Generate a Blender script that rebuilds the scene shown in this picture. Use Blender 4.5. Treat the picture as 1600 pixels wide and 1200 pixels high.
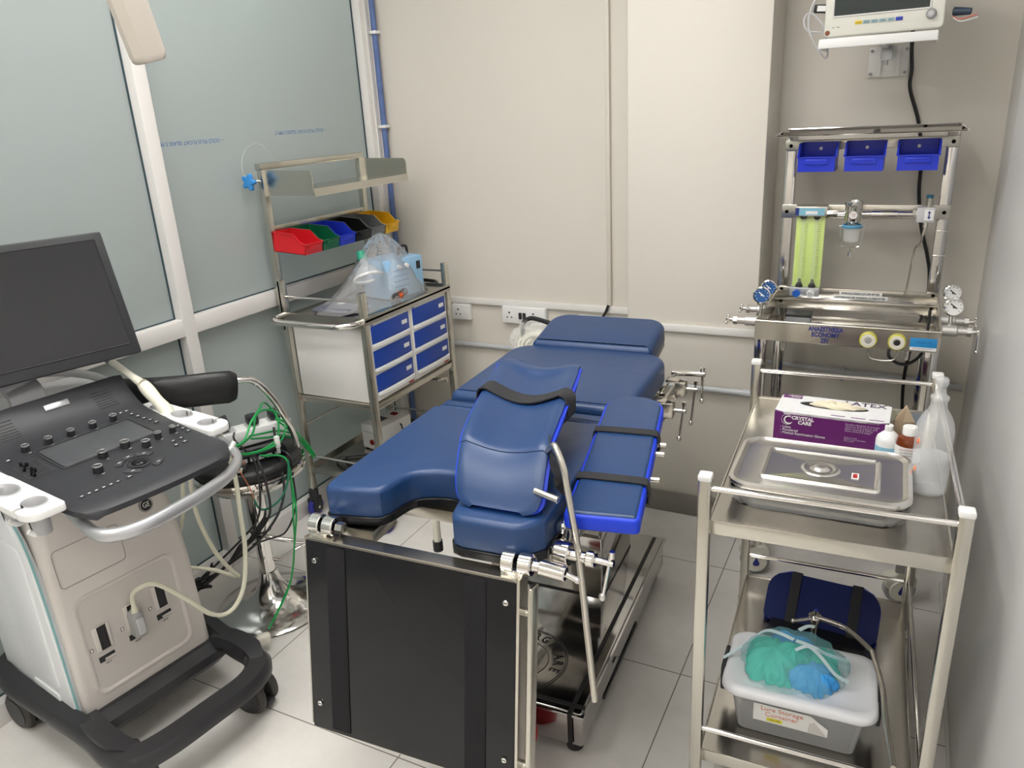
import bpy, bmesh, math, random
from mathutils import Vector, Matrix
random.seed(7)
for _o in list(bpy.data.objects):
    bpy.data.objects.remove(_o)
sc = bpy.context.scene
C = sc.collection
PI = math.pi

# ---------------------------------------------------------------- camera
cam_d = bpy.data.cameras.new('camera')
cam = bpy.data.objects.new('camera', cam_d)
C.objects.link(cam)
YAW, PIT, ROL, FPX = 0.480305304, 0.341698685, -0.0554584533, 1196.48
_F = Vector((-math.sin(YAW) * math.cos(PIT), math.cos(YAW) * math.cos(PIT), -math.sin(PIT)))
_R = Vector((math.cos(YAW), math.sin(YAW), 0))
_U = _R.cross(_F)
_r = _R * math.cos(ROL) + _U * math.sin(ROL)
_u = -_R * math.sin(ROL) + _U * math.cos(ROL)
_m = Matrix((( _r.x, _u.x, -_F.x, 0), (_r.y, _u.y, -_F.y, 0), (_r.z, _u.z, -_F.z, 1.6), (0, 0, 0, 1)))
cam.matrix_world = _m
cam_d.sensor_width = 36.0
cam_d.sensor_fit = 'HORIZONTAL'
cam_d.lens = FPX / 1600.0 * 36.0
cam_d.clip_start = 0.05
sc.camera = cam

# ---------------------------------------------------------------- world + exposure
w = bpy.data.worlds.new('world')
sc.world = w
w.use_nodes = True
w.node_tree.nodes['Background'].inputs[0].default_value = (0.8, 0.85, 0.9, 1)
w.node_tree.nodes['Background'].inputs[1].default_value = 0.25
sc.view_settings.view_transform = 'Standard'
sc.view_settings.look = 'None'
sc.view_settings.gamma = 1.0
sc.view_settings.use_curve_mapping = False
sc.view_settings.exposure = 0.0
PANEL_POWER = 14.8      # room ceiling panels, emission strength
CORRIDOR_POWER = 50.0   # lamps in the corridor beyond the frosted glass

# ---------------------------------------------------------------- materials
MATS = {}
def mat(name, col, rough=0.5, metal=0.0, bump=0.0, bscale=60.0, coat=0.0, trans=0.0, ior=1.45, alpha=1.0,
        var=0.0, vscale=8.0, rvar=0.0, stretch=None, spec=0.5, subsurf=0.0):
    if name in MATS: return MATS[name]
    m = bpy.data.materials.new(name); m.use_nodes = True
    nt = m.node_tree; N = nt.nodes; L = nt.links
    b = N['Principled BSDF']
    b.inputs['Base Color'].default_value = (*col, 1)
    b.inputs['Roughness'].default_value = rough
    b.inputs['Metallic'].default_value = metal
    b.inputs['IOR'].default_value = ior
    b.inputs['Alpha'].default_value = alpha
    b.inputs['Coat Weight'].default_value = coat
    b.inputs['Transmission Weight'].default_value = trans
    b.inputs['Specular IOR Level'].default_value = spec
    tc = N.new('ShaderNodeTexCoord')
    mp = N.new('ShaderNodeMapping')
    if stretch: mp.inputs['Scale'].default_value = stretch
    L.new(tc.outputs['Object'], mp.inputs['Vector'])
    if var > 0:
        nz = N.new('ShaderNodeTexNoise'); nz.inputs['Scale'].default_value = vscale; nz.inputs['Detail'].default_value = 4
        L.new(mp.outputs[0], nz.inputs['Vector'])
        mx = N.new('ShaderNodeMix'); mx.data_type = 'RGBA'
        mx.inputs[6].default_value = (*[c * (1 - var) for c in col], 1)
        mx.inputs[7].default_value = (*[min(1, c * (1 + var)) for c in col], 1)
        L.new(nz.outputs[0], mx.inputs[0]); L.new(mx.outputs[2], b.inputs['Base Color'])
    if rvar > 0:
        nr = N.new('ShaderNodeTexNoise'); nr.inputs['Scale'].default_value = vscale * 2; nr.inputs['Detail'].default_value = 3
        L.new(mp.outputs[0], nr.inputs['Vector'])
        mr = N.new('ShaderNodeMapRange'); mr.inputs[3].default_value = max(0.02, rough - rvar); mr.inputs[4].default_value = rough + rvar
        L.new(nr.outputs[0], mr.inputs[0]); L.new(mr.outputs[0], b.inputs['Roughness'])
    if bump > 0:
        nb = N.new('ShaderNodeTexNoise'); nb.inputs['Scale'].default_value = bscale; nb.inputs['Detail'].default_value = 3
        L.new(mp.outputs[0], nb.inputs['Vector'])
        bp = N.new('ShaderNodeBump'); bp.inputs['Strength'].default_value = bump; bp.inputs['Distance'].default_value = 0.002
        L.new(nb.outputs[0], bp.inputs['Height']); L.new(bp.outputs[0], b.inputs['Normal'])
    MATS[name] = m
    return m
def emis(name, col, s):
    m = bpy.data.materials.new(name); m.use_nodes = True
    N = m.node_tree.nodes; N.clear()
    e = N.new('ShaderNodeEmission'); e.inputs[0].default_value = (*col, 1); e.inputs[1].default_value = s
    o = N.new('ShaderNodeOutputMaterial'); m.node_tree.links.new(e.outputs[0], o.inputs[0])
    MATS[name] = m
    return m

STEEL = mat('brushed_steel', (0.60, 0.57, 0.51), 0.25, 1.0, rvar=0.03, vscale=3, var=0.05)
STEELW = mat('worn_steel', (0.60, 0.58, 0.52), 0.24, 1.0, rvar=0.03, vscale=3, var=0.06)
SHELF = mat('shelf_steel', (0.44, 0.42, 0.385), 0.20, 1.0, rvar=0.03, vscale=2, var=0.04)
CHROME = mat('chrome', (0.78, 0.76, 0.73), 0.07, 1.0)
POLISH = mat('polished_steel', (0.50, 0.49, 0.48), 0.09, 1.0, rvar=0.05, vscale=3)
VINYL = mat('blue_vinyl', (0.011, 0.044, 0.140), 0.38, 0, bump=0.22, bscale=35, spec=0.6, var=0.06)
EDGEB = mat('bright_blue_vinyl', (0.008, 0.045, 0.62), 0.45)
RUBBER = mat('black_rubber', (0.018, 0.018, 0.02), 0.6)
BLACK = mat('black_plastic', (0.022, 0.023, 0.026), 0.38, bump=0.08, bscale=200)
CONSOLE = mat('console_charcoal', (0.032, 0.033, 0.038), 0.42, bump=0.06, bscale=300)
BLKGLOSS = mat('black_laminate', (0.010, 0.010, 0.012), 0.16, rvar=0.05, spec=0.35)
STRAP = mat('black_webbing', (0.022, 0.022, 0.025), 0.75, bump=0.5, bscale=300)
LEATHER = mat('black_leatherette', (0.012, 0.012, 0.013), 0.38, bump=0.4, bscale=60)
WHITE = mat('white_plastic', (0.80, 0.80, 0.79), 0.35)
WHITEM = mat('white_metal_paint', (0.76, 0.745, 0.72), 0.4)
MACH = mat('machine_shell', (0.66, 0.62, 0.585), 0.42, bump=0.03, bscale=300)
SIDEW = mat('machine_side_white', (0.76, 0.78, 0.80), 0.4)
IVORY = mat('ivory_plastic', (0.72, 0.70, 0.60), 0.38)
GREY = mat('grey_plastic', (0.33, 0.33, 0.33), 0.4)
LGREY = mat('light_grey_plastic', (0.52, 0.52, 0.53), 0.4)
SILVER = mat('silver_paint', (0.52, 0.53, 0.55), 0.28, 0.6)
SCREEN = mat('dark_screen', (0.018, 0.018, 0.02), 0.22)
WALLM = mat('cream_wall_paint', (0.69, 0.65, 0.585), 0.5, bump=0.15, bscale=14, var=0.02, vscale=2)
SKIRT = mat('grey_skirting', (0.23, 0.215, 0.19), 0.4)
DOORW = mat('white_laminate', (0.76, 0.75, 0.755), 0.35, var=0.06, vscale=3)
BLUEB = mat('blue_bin_plastic', (0.02, 0.045, 0.60), 0.3)
PAPER = mat('paper_label', (0.82, 0.82, 0.80), 0.6)
NAVY = mat('navy_ink', (0.02, 0.03, 0.20), 0.6)
INKB = mat('black_ink', (0.02, 0.02, 0.02), 0.6)
CABLEB = mat('black_cable', (0.015, 0.015, 0.016), 0.4)
CABLEG = mat('green_cable', (0.01, 0.30, 0.07), 0.35)
CABLEC = mat('cream_cable', (0.66, 0.65, 0.52), 0.38)
CLEARP = mat('clear_plastic', (0.95, 0.96, 0.98), 0.12, trans=0.9, ior=1.2)

# ---------------------------------------------------------------- mesh helpers
def rotz(a): return Matrix.Rotation(a, 4, 'Z')
def T(x, y, z): return Matrix.Translation((x, y, z))
def frame(p, xdir, zdir):
    x = Vector(xdir).normalized(); z = Vector(zdir); z = (z - x * z.dot(x)).normalized(); y = z.cross(x)
    return Matrix(((x.x, y.x, z.x, p[0]), (x.y, y.y, z.y, p[1]), (x.z, y.z, z.z, p[2]), (0, 0, 0, 1)))
def cr(pts, n=8, closed=False):
    P = [Vector(p) for p in pts]; out = []
    k = len(P)
    rng = range(k if closed else k - 1)
    for i in rng:
        if closed: a, b, c, d = P[(i - 1) % k], P[i], P[(i + 1) % k], P[(i + 2) % k]
        else: a, b, c, d = P[max(i - 1, 0)], P[i], P[i + 1], P[min(i + 2, k - 1)]
        for j in range(n):
            t = j / n
            out.append(0.5 * ((2 * b) + (-a + c) * t + (2 * a - 5 * b + 4 * c - d) * t * t + (-a + 3 * b - 3 * c + d) * t ** 3))
    if not closed: out.append(P[-1])
    return out
def rrect(x0, y0, x1, y1, r, n=5):
    """rounded rectangle outline; r may be one radius or four (x0y0, x1y0, x1y1, x0y1)"""
    rs = r if isinstance(r, (list, tuple)) else [r] * 4
    out = []
    for (cx, cy, sx, sy, a0), rr in zip([(x0, y0, 1, 1, PI), (x1, y0, -1, 1, 1.5 * PI), (x1, y1, -1, -1, 0), (x0, y1, 1, -1, .5 * PI)], rs):
        if rr <= 1e-6: out.append((cx, cy)); continue
        for i in range(n + 1):
            a = a0 + .5 * PI * i / n
            out.append((cx + sx * rr + rr * math.cos(a), cy + sy * rr + rr * math.sin(a)))
    return out
class MB:
    def __init__(s): s.bm = bmesh.new()
    def _x(s, vs, M):
        if M is not None:
            for v in vs: v.co = M @ v.co
    def box(s, c, d, M=None, bev=0.0, seg=2, rz=0.0):
        r = bmesh.ops.create_cube(s.bm, size=1.0)['verts']
        mm = T(*c) @ rotz(rz)
        for v in r: v.co = Vector((v.co.x * d[0], v.co.y * d[1], v.co.z * d[2]))
        es = list({e for v in r for e in v.link_edges})
        if bev > 0:
            bmesh.ops.bevel(s.bm, geom=es, offset=min(bev, min(d) * .49), segments=seg, affect='EDGES', profile=.5)
            r = [v for v in s._island(r)]
        for v in r: v.co = mm @ v.co
        s._x(r, M); return s
    def _island(s, seeds):
        seen = set(v for v in seeds if v.is_valid); st = list(seen)
        if not st: # take newest island
            s.bm.verts.ensure_lookup_table(); st = [s.bm.verts[len(s.bm.verts) - 1]]; seen = set(st)
        while st:
            v = st.pop()
            for e in v.link_edges:
                o = e.other_vert(v)
                if o not in seen: seen.add(o); st.append(o)
        return seen
    def b2(s, a, b, bev=0.0, M=None):
        return s.box([(a[i] + b[i]) / 2 for i in range(3)], [abs(b[i] - a[i]) for i in range(3)], M, bev)
    def beam(s, p0, p1, w, h, up=(0, 0, 1), bev=0.0, M=None):
        p0 = Vector(p0); p1 = Vector(p1); d = p1 - p0
        if abs(d.normalized().dot(Vector(up))) > .98: up = (0, 1, 0)
        fr = frame((p0 + p1) / 2, d, up)
        return s.box((0, 0, 0), (d.length, w, h), (M @ fr) if M is not None else fr, bev)
    def sweep(s, pts, prof, side=None, closed=False, caps=True, M=None, scale=None):
        P = [Vector(p) for p in pts]; n = len(P); rings = []; prev = None
        for i in range(n):
            if closed: t = P[(i + 1) % n] - P[i - 1]
            else: t = P[min(i + 1, n - 1)] - P[max(i - 1, 0)]
            t.normalize()
            if side is not None:
                sd = Vector(side[i] if isinstance(side, list) else side); sd = (sd - t * sd.dot(t)).normalized()
            else:
                if prev is None:
                    q = Vector((0, 0, 1)) if abs(t.z) < .9 else Vector((1, 0, 0)); sd = t.cross(q).normalized()
                else: sd = (prev - t * prev.dot(t)).normalized()
                prev = sd
            nn = t.cross(sd)
            k = scale[i] if scale else 1.0
            rings.append([s.bm.verts.new(P[i] + sd * a * k + nn * b * k) for a, b in prof])
        m = len(prof)
        for i in range(n if closed else n - 1):
            A, B = rings[i], rings[(i + 1) % n]
            for j in range(m): s.bm.faces.new((A[j], A[(j + 1) % m], B[(j + 1) % m], B[j]))
        if caps and not closed:
            s.bm.faces.new(rings[0][::-1]); s.bm.faces.new(rings[-1])
        s._x([v for r in rings for v in r], M); return s
    def tube(s, pts, r, n=10, closed=False, M=None, scale=None):
        return s.sweep(pts, [(r * math.cos(2 * PI * i / n), r * math.sin(2 * PI * i / n)) for i in range(n)], None, closed, True, M, scale)
    def cyl(s, p0, p1, r, r2=None, n=20, M=None, bev=0.0):
        r2 = r if r2 is None else r2
        p0 = Vector(p0); p1 = Vector(p1); L = (p1 - p0).length
        pr = [(0, 0), (r - bev, 0), (r, bev), (r2, L - bev), (r2 - bev, L), (0, L)] if bev > 0 else [(0, 0), (r, 0), (r2, L), (0, L)]
        return s.lathe(pr, n, frame_z(p0, p1 - p0) if M is None else M @ frame_z(p0, p1 - p0))
    def lathe(s, prof, n=24, M=None):
        rings = []; vs = []
        for r, z in prof:
            if r <= 1e-7: v = [s.bm.verts.new((0, 0, z))]
            else: v = [s.bm.verts.new((r * math.cos(2 * PI * i / n), r * math.sin(2 * PI * i / n), z)) for i in range(n)]
            rings.append(v); vs += v
        for A, B in zip(rings, rings[1:]):
            for j in range(n):
                k = (j + 1) % n
                if len(A) == 1 and len(B) == 1: break
                if len(A) == 1: s.bm.faces.new((A[0], B[k], B[j]))
                elif len(B) == 1: s.bm.faces.new((A[j], A[k], B[0]))
                else: s.bm.faces.new((A[j], A[k], B[k], B[j]))
        s._x(vs, M); return s
    def prism(s, poly, z0, z1, M=None, bt=0.0, bb=0.0, seg=3):
        """outline extruded from z0 to z1, top / bottom edges rounded by insetting"""
        n = len(poly)
        area = sum(poly[i][0] * poly[(i + 1) % n][1] - poly[(i + 1) % n][0] * poly[i][1] for i in range(n))
        if area < 0: poly = poly[::-1]
        def inset(d):
            if d == 0: return poly
            out = []
            for i in range(n):
                a, b, c = Vector(poly[i - 1]), Vector(poly[i]), Vector(poly[(i + 1) % n])
                e1 = (b - a).normalized(); e2 = (c - b).normalized()
                n1 = Vector((-e1.y, e1.x)); n2 = Vector((-e2.y, e2.x)); q = (n1 + n2)
                q = q.normalized() if q.length > 1e-6 else n1
                k = d / max(.5, q.dot(n1))
                out.append((b.x + q.x * k, b.y + q.y * k))
            return out
        lv = []
        if bb > 0:
            for i in range(seg + 1):
                a = .5 * PI * i / seg; lv.append((bb * (1 - math.sin(a)), z0 + bb * (1 - math.cos(a))))
        else: lv.append((0, z0))
        if bt > 0:
            for i in range(seg + 1):
                a = .5 * PI * i / seg; lv.append((bt * (1 - math.cos(a)), z1 - bt * (1 - math.sin(a))))
        else: lv.append((0, z1))
        rings = [[s.bm.verts.new((x, y, z)) for x, y in inset(d)] for d, z in lv]
        for A, B in zip(rings, rings[1:]):
            for j in range(n):
                k = (j + 1) % n; s.bm.faces.new((A[j], A[k], B[k], B[j]))
        s.bm.faces.new(rings[0][::-1]); s.bm.faces.new(rings[-1])
        s._x([v for r in rings for v in r], M); return s
    def quad(s, a, b, c, d):
        s.bm.faces.new([s.bm.verts.new(p) for p in (a, b, c, d)]); return s
    def grid(s, rows, closed_u=False):
        V = [[s.bm.verts.new(p) for p in r] for r in rows]
        m = len(V[0])
        for A, B in zip(V, V[1:]):
            for j in range(m if closed_u else m - 1):
                k = (j + 1) % m; s.bm.faces.new((A[j], A[k], B[k], B[j]))
        return V
    def sphere(s, c, r, sc3=(1, 1, 1), n=14, M=None):
        pr = [(r * math.sin(PI * i / n), -r * math.cos(PI * i / n)) for i in range(n + 1)]
        pr[0] = (0, -r); pr[-1] = (0, r)
        mm = T(*c) @ Matrix.Diagonal((*sc3, 1))
        return s.lathe(pr, n * 2, mm if M is None else M @ mm)
    def build(s, name, m, parent=None, smooth=35, kind=None):
        bmesh.ops.recalc_face_normals(s.bm, faces=s.bm.faces)
        me = bpy.data.meshes.new(name); s.bm.to_mesh(me); s.bm.free()
        for mm in (m if isinstance(m, list) else [m]): me.materials.append(mm)
        if smooth:
            me.polygons.foreach_set('use_smooth', [True] * len(me.polygons))
            me.set_sharp_from_angle(angle=math.radians(smooth))
        o = bpy.data.objects.new(name, me); C.objects.link(o)
        if parent is not None: o.parent = parent
        if kind: o['kind'] = kind
        return o
def frame_z(p, d):
    z = Vector(d).normalized(); q = Vector((1, 0, 0)) if abs(z.x) < .9 else Vector((0, 1, 0))
    y = z.cross(q).normalized(); x = y.cross(z)
    return Matrix(((x.x, y.x, z.x, p[0]), (x.y, y.y, z.y, p[1]), (x.z, y.z, z.z, p[2]), (0, 0, 0, 1)))
def tag(o, label, cat, group=None):
    o['label'] = label; o['category'] = cat
    if group: o['group'] = group
    return o
def thing(name, label, cat, loc=(0, 0, 0), rz=0.0, group=None):
    o = bpy.data.objects.new(name, None); C.objects.link(o); o.empty_display_size = .05
    o.location = loc; o.rotation_euler = (0, 0, rz)
    return tag(o, label, cat, group)
def dup(root, loc, label=None, rz=None):
    r = root.copy(); C.objects.link(r); r.location = loc
    if rz is not None: r.rotation_euler = (0, 0, rz)
    if label: r['label'] = label
    for ch in list(root.children):
        c = ch.copy(); C.objects.link(c); c.parent = r
        for g in list(ch.children):
            d = g.copy(); C.objects.link(d); d.parent = c
    return r
def text(name, s, size, m, M, parent=None, thick=0.0004, align='CENTER', sx=1.0, bold=0.0):
    cu = bpy.data.curves.new('txt', 'FONT'); cu.body = s; cu.size = size; cu.extrude = thick
    cu.align_x = align; cu.align_y = 'CENTER'; cu.space_line = .9; cu.offset = bold; cu.resolution_u = 3
    to = bpy.data.objects.new('txt', cu); C.objects.link(to)
    bpy.context.view_layer.update()
    me = bpy.data.meshes.new_from_object(to.evaluated_get(bpy.context.evaluated_depsgraph_get()))
    bpy.data.objects.remove(to); bpy.data.curves.remove(cu)
    me.transform(M @ Matrix.Diagonal((sx, 1, 1, 1)))
    me.materials.clear(); me.materials.append(m); me.name = name
    o = bpy.data.objects.new(name, me); C.objects.link(o)
    if parent is not None: o.parent = parent
    return o
def label_m(c, xd, up):  # text plane: xd reading direction, up letters' up
    x = Vector(xd).normalized(); y = Vector(up); y = (y - x * y.dot(x)).normalized(); z = x.cross(y)
    return Matrix(((x.x, y.x, z.x, c[0]), (x.y, y.y, z.y, c[1]), (x.z, y.z, z.z, c[2]), (0, 0, 0, 1)))
# ================================================================ ROOM
def floor_material():
    m = bpy.data.materials.new('floor_tiles'); m.use_nodes = True
    nt = m.node_tree; N = nt.nodes; L = nt.links; b = N['Principled BSDF']
    tc = N.new('ShaderNodeTexCoord'); mp = N.new('ShaderNodeMapping')
    mp.inputs['Location'].default_value = (0.452 + 6.0, -1.846 + 6.0, 0)
    L.new(tc.outputs['Object'], mp.inputs['Vector'])
    br = N.new('ShaderNodeTexBrick'); br.offset = 0.0; br.squash = 1.0
    br.inputs['Scale'].default_value = 1.0
    br.inputs['Brick Width'].default_value = 0.6; br.inputs['Row Height'].default_value = 0.6
    br.inputs['Mortar Size'].default_value = 0.0018; br.inputs['Mortar Smooth'].default_value = 0.2
    br.inputs['Color1'].default_value = (0.74, 0.715, 0.68, 1); br.inputs['Color2'].default_value = (0.76, 0.735, 0.70, 1)
    br.inputs['Mortar'].default_value = (0.17, 0.155, 0.14, 1)
    L.new(mp.outputs[0], br.inputs['Vector'])
    nz = N.new('ShaderNodeTexNoise'); nz.inputs['Scale'].default_value = 3.2; nz.inputs['Detail'].default_value = 9; nz.inputs['Roughness'].default_value = 0.65
    L.new(tc.outputs['Object'], nz.inputs['Vector'])
    rp = N.new('ShaderNodeMapRange'); rp.inputs[1].default_value = .3; rp.inputs[2].default_value = .7; rp.inputs[3].default_value = .86; rp.inputs[4].default_value = 1.08
    L.new(nz.outputs[0], rp.inputs[0])
    mx = N.new('ShaderNodeMix'); mx.data_type = 'RGBA'; mx.blend_type = 'MULTIPLY'; mx.inputs[0].default_value = 1
    L.new(br.outputs[0], mx.inputs[6]); L.new(rp.outputs[0], mx.inputs[7]); L.new(mx.outputs[2], b.inputs['Base Color'])
    b.inputs['Roughness'].default_value = 0.32
    bp = N.new('ShaderNodeBump'); bp.inputs['Strength'].default_value = .3; bp.inputs['Distance'].default_value = .001; bp.invert = True
    L.new(br.outputs['Fac'], bp.inputs['Height']); L.new(bp.outputs[0], b.inputs['Normal'])
    return m
XL, XR, YB, YF, ZC = -2.22, 0.25, 3.05, -1.5, 2.72
MB().box(((XL - 1.6 + XR + .1) / 2, (YB + YF) / 2, -.05), (XR + .1 - XL + 1.6, YB - YF + .3, .1)).build('floor', floor_material(), kind='structure')
CEIL = mat('ceiling_paint', (0.88, 0.87, 0.85), 0.7)
MB().box(((XL - 1.6 + XR + .1) / 2, (YB + YF) / 2, ZC + .05), (XR + .1 - XL + 1.6, YB - YF + .3, .1)).build('ceiling', CEIL, kind='structure')
b = MB()
b.b2((XL - 1.7, YB, 0), (XR + .1, YB + .1, ZC))
b.b2((-.928, 2.79, 0), (-.44, YB, ZC), bev=.006)
b.build('wall_back', WALLM, kind='structure')
MB().b2((XL - 1.7, YF - .1, 0), (XR + .1, YF, ZC)).build('wall_front', WALLM, kind='structure')
b = MB(); b.b2((XR + .012, YF, 0), (XR + .1, YB, ZC)); b.build('wall_right', mat('right_wall_paint', (.70, .68, .655), .5), kind='structure')
b = MB(); b.b2((XR - .004, YF, .0), (XR + .012, 2.62, ZC), bev=.004); b.build('door_1', DOORW, kind='structure')
MB().b2((XR - .012, YF, 0), (XR - .0045, 2.62, .012)).build('trim_5', mat('sealant', (0.66, 0.65, 0.62), .6, bump=.8, bscale=50), kind='structure')
MB().b2((XL - 1.6, YF, 0), (XL - 1.585, YB, 1.25)).build('added_dark_band', mat('corridor_darkener', (.10, .115, .115), .5), kind='structure')  # unseen dark band, added so the frosted panes dim towards the bottom
MB().b2((XL - 1.7, YF, 0), (XL - 1.6, YB, ZC)).build('wall_corridor', mat('corridor_paint', (0.55, 0.57, 0.57), .6), kind='structure')
b = MB(); b.b2((XL, YB - .012, 0), (-.928, YB, .092), bev=.003); b.build('baseboard_back', SKIRT, kind='structure')
b = MB(); b.b2((-.94, 2.778, 0), (-.43, 2.79, .092), bev=.003); b.b2((-.44, 2.79, 0), (-.428, YB - .012, .092), bev=.003); b.build('baseboard_column', SKIRT, kind='structure')
b = MB(); b.b2((-.428, YB - .012, 0), (XR + .012, YB, .092), bev=.003); b.build('baseboard_recess', SKIRT, kind='structure')
# surface trunking at bench height
b = MB(); b.b2((XL + .05, YB - .02, .762), (-.928, YB, .79), bev=.003); b.build('trim_1', WHITEM, kind='structure')
b = MB(); b.b2((-.925, 2.772, .778), (-.44, 2.79, .806), bev=.003); b.build('trim_2', WHITEM, kind='structure')
b = MB(); b.b2((-1.10, YB - .018, .79), (-1.082, YB, ZC), bev=.003); b.build('trim_3', WALLM, kind='structure')
# glazed partition on the left : white aluminium frame with frosted panes
ALU = mat('white_aluminium', (0.74, 0.72, 0.70), .35, .1)
b = MB()
MULL = [-1.2, -.1, .72, 1.79]
for y in MULL: b.b2((XL - .035, y - .027, 0), (XL + .045, y + .024, ZC), bev=.003)
b.b2((XL - .035, 2.955, 0), (XL + .045, 3.05, ZC), bev=.003)
b.b2((XL + .045, 2.985, 0), (XL + .052, 2.998, ZC)); b.b2((XL + .045, 3.02, 0), (XL + .052, 3.028, ZC))
b.b2((XL - .035, YF, .925), (XL + .042, 2.96, .985), bev=.003)
b.b2((XL - .035, YF, 0), (XL + .042, 2.96, .07), bev=.003)
b.b2((XL - .035, YF, 2.64), (XL + .042, 2.96, ZC), bev=.003)
b.build('wall_left', ALU, kind='structure')
def frosted():
    m = bpy.data.materials.new('frosted_glass'); m.use_nodes = True
    nt = m.node_tree; N = nt.nodes; L = nt.links; N.clear()
    o = N.new('ShaderNodeOutputMaterial')
    tr = N.new('ShaderNodeBsdfTranslucent'); tr.inputs[0].default_value = (0.64, 0.68, 0.675, 1)
    df = N.new('ShaderNodeBsdfDiffuse'); df.inputs[0].default_value = (0.45, 0.48, 0.475, 1)
    gl = N.new('ShaderNodeBsdfGlossy'); gl.inputs[0].default_value = (.9, .95, .95, 1); gl.inputs['Roughness'].default_value = .22
    m1 = N.new('ShaderNodeMixShader'); m1.inputs[0].default_value = .5
    L.new(df.outputs[0], m1.inputs[1]); L.new(tr.outputs[0], m1.inputs[2])
    fr = N.new('ShaderNodeFresnel'); fr.inputs[0].default_value = 1.5
    m2 = N.new('ShaderNodeMixShader'); L.new(fr.outputs[0], m2.inputs[0]); L.new(m1.outputs[0], m2.inputs[1]); L.new(gl.outputs[0], m2.inputs[2])
    L.new(m2.outputs[0], o.inputs[0]); return m
FROST = frosted()
GASK = mat('dark_gasket', (0.03, 0.06, 0.075), .4)
INKP = mat('faded_blue_print', (0.05, 0.15, 0.42), .6)
ys = [(YF, -1.2), (-1.2, -.1), (-.1, .72), (.72, 1.79), (1.79, 2.98)]
k = 1
for (a, c) in ys:
    for (z0, z1) in ((.07, .925), (.985, 2.64)):
        p = MB().b2((XL - .004, a + .024, z0), (XL + .004, c - .027, z1)).build('window_%d' % k, FROST, kind='structure')
        g = MB()
        for yy in (a + .026, c - .029): g.b2((XL + .004, yy - .002, z0), (XL + .009, yy + .002, z1))
        for zz in (z0 + .002, z1 - .002): g.b2((XL + .004, a + .026, zz - .002), (XL + .009, c - .03, zz + .002))
        g.build('glazing_gasket', GASK, p)
        if z1 > 2 and c > 1.7 and a > 1.5:
            # printed maker's line on the film, seen mirrored and upside down
            for y0, z in ((1.83, 1.557), (2.40, 1.568)):
                text('glass_print', '~ GOLD PLUS FLOAT GLASS 5 MM (*', 0.019, INKP, label_m((XL + .0048, y0 + .135, z), (0, -1, 0), (0, 0, -1)), p, .0001)
            MB().tube([(XL + .005, 2.27 + .085 * math.cos(t * PI / 20), 1.45 + .085 * math.sin(t * PI / 20)) for t in range(40)], .0009, 5, closed=True).build('suction_mark', mat('pale_mark', (0.62, 0.66, 0.65), .5), p)
        k += 1
# ceiling light panels; the two behind the viewpoint are added fill lights
PAN = emis('panel_light', (1.0, 0.975, 0.935), PANEL_POWER)
FILL_PAN = emis('fill_panel_light', (1.0, 0.975, 0.935), PANEL_POWER * .85)
for i, (x, y, lab) in enumerate([(-1.55, -.95, 'added square fill light panel behind the viewpoint, on the partition side'), (-.45, -.95, 'added square fill light panel behind the viewpoint, on the right wall side'), (-1.55, .35, 'square white ceiling light panel near the left partition, towards the entrance'), (-.65, .35, 'square white ceiling light panel near the right wall, towards the entrance'),
                    (-1.40, 1.62, 'square white ceiling light panel above the crash cart side'), (-.68, 1.45, 'square white ceiling light panel above the instrument trolley side')]):
    t = thing('ceiling_light', lab, 'ceiling light', (x, y, ZC), group='room ceiling light panels')
    f = MB(); 
    for s in (-1, 1):
        f.box((s * .295, 0, -.006), (.012, .602, .014)); f.box((0, s * .295, -.006), (.602, .012, .014))
    f.build('frame', WHITEM, t); MB().box((0, 0, -.006), (.578, .578, .006)).build('diffuser', PAN if y > 0 else FILL_PAN, t)
CP = emis('corridor_lamp_light', (0.97, 1.0, 0.98), CORRIDOR_POWER)
for y in (.2, 2.2):
    t = thing('ceiling_light', 'long corridor ceiling light beyond the frosted glass, %s' % ('towards the entrance' if y < 1 else 'towards the back wall'), 'ceiling light', (XL - .50, y, ZC), group='corridor ceiling lights')
    MB().box((0, 0, -.006), (.32, 1.24, .014)).build('frame', WHITEM, t); MB().box((0, 0, -.018), (.28, 1.2, .008)).build('diffuser', CP, t)
# pipes and electrics -------------------------------------------------------
PIPEG = mat('grey_pvc', (0.50, 0.52, 0.54), .35)
o = MB().cyl((XL + .05, YB - .018, .563), (-.93, YB - .018, .563), .011).build('pipe', PIPEG); tag(o, 'thin grey conduit pipe running low along the left back wall', 'pipe')
b = MB().cyl((-.925, 2.77, .563), (-.425, 2.77, .563), .011); b.cyl((-.48, 2.77, .563), (-.43, 2.77, .563), .014)
o = b.build('pipe', PIPEG); tag(o, 'thin grey conduit pipe running across the square column', 'pipe')
b = MB().cyl((-.43, YB - .02, .61), (XR, YB - .02, .575), .011); b.cyl((-.06, YB - .02, .592), (.16, YB - .02, .58), .0135); b.box((-.15, YB - .02, .585), (.012, .03, .05))
o = b.build('pipe', PIPEG); tag(o, 'grey conduit pipe behind the anaesthesia machine in the recess', 'pipe')
BP = mat('blue_pipe_paint', (0.10, 0.16, 0.36), .45, var=.35, vscale=30)
t = thing('water_pipe', 'blue vertical pipe with white clips in the corner beside the glass partition', 'pipe', (-2.155, 3.022, 0))
MB().cyl((0, 0, .08), (0, 0, ZC), .0125).build('pipe_body', BP, t)
for z in (.35, .8, 1.14, 1.565, 1.955, 2.3):
    MB().box((.0, .0, z), (.042, .038, .014), bev=.004).build('pipe_clip', WHITE, t)
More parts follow.
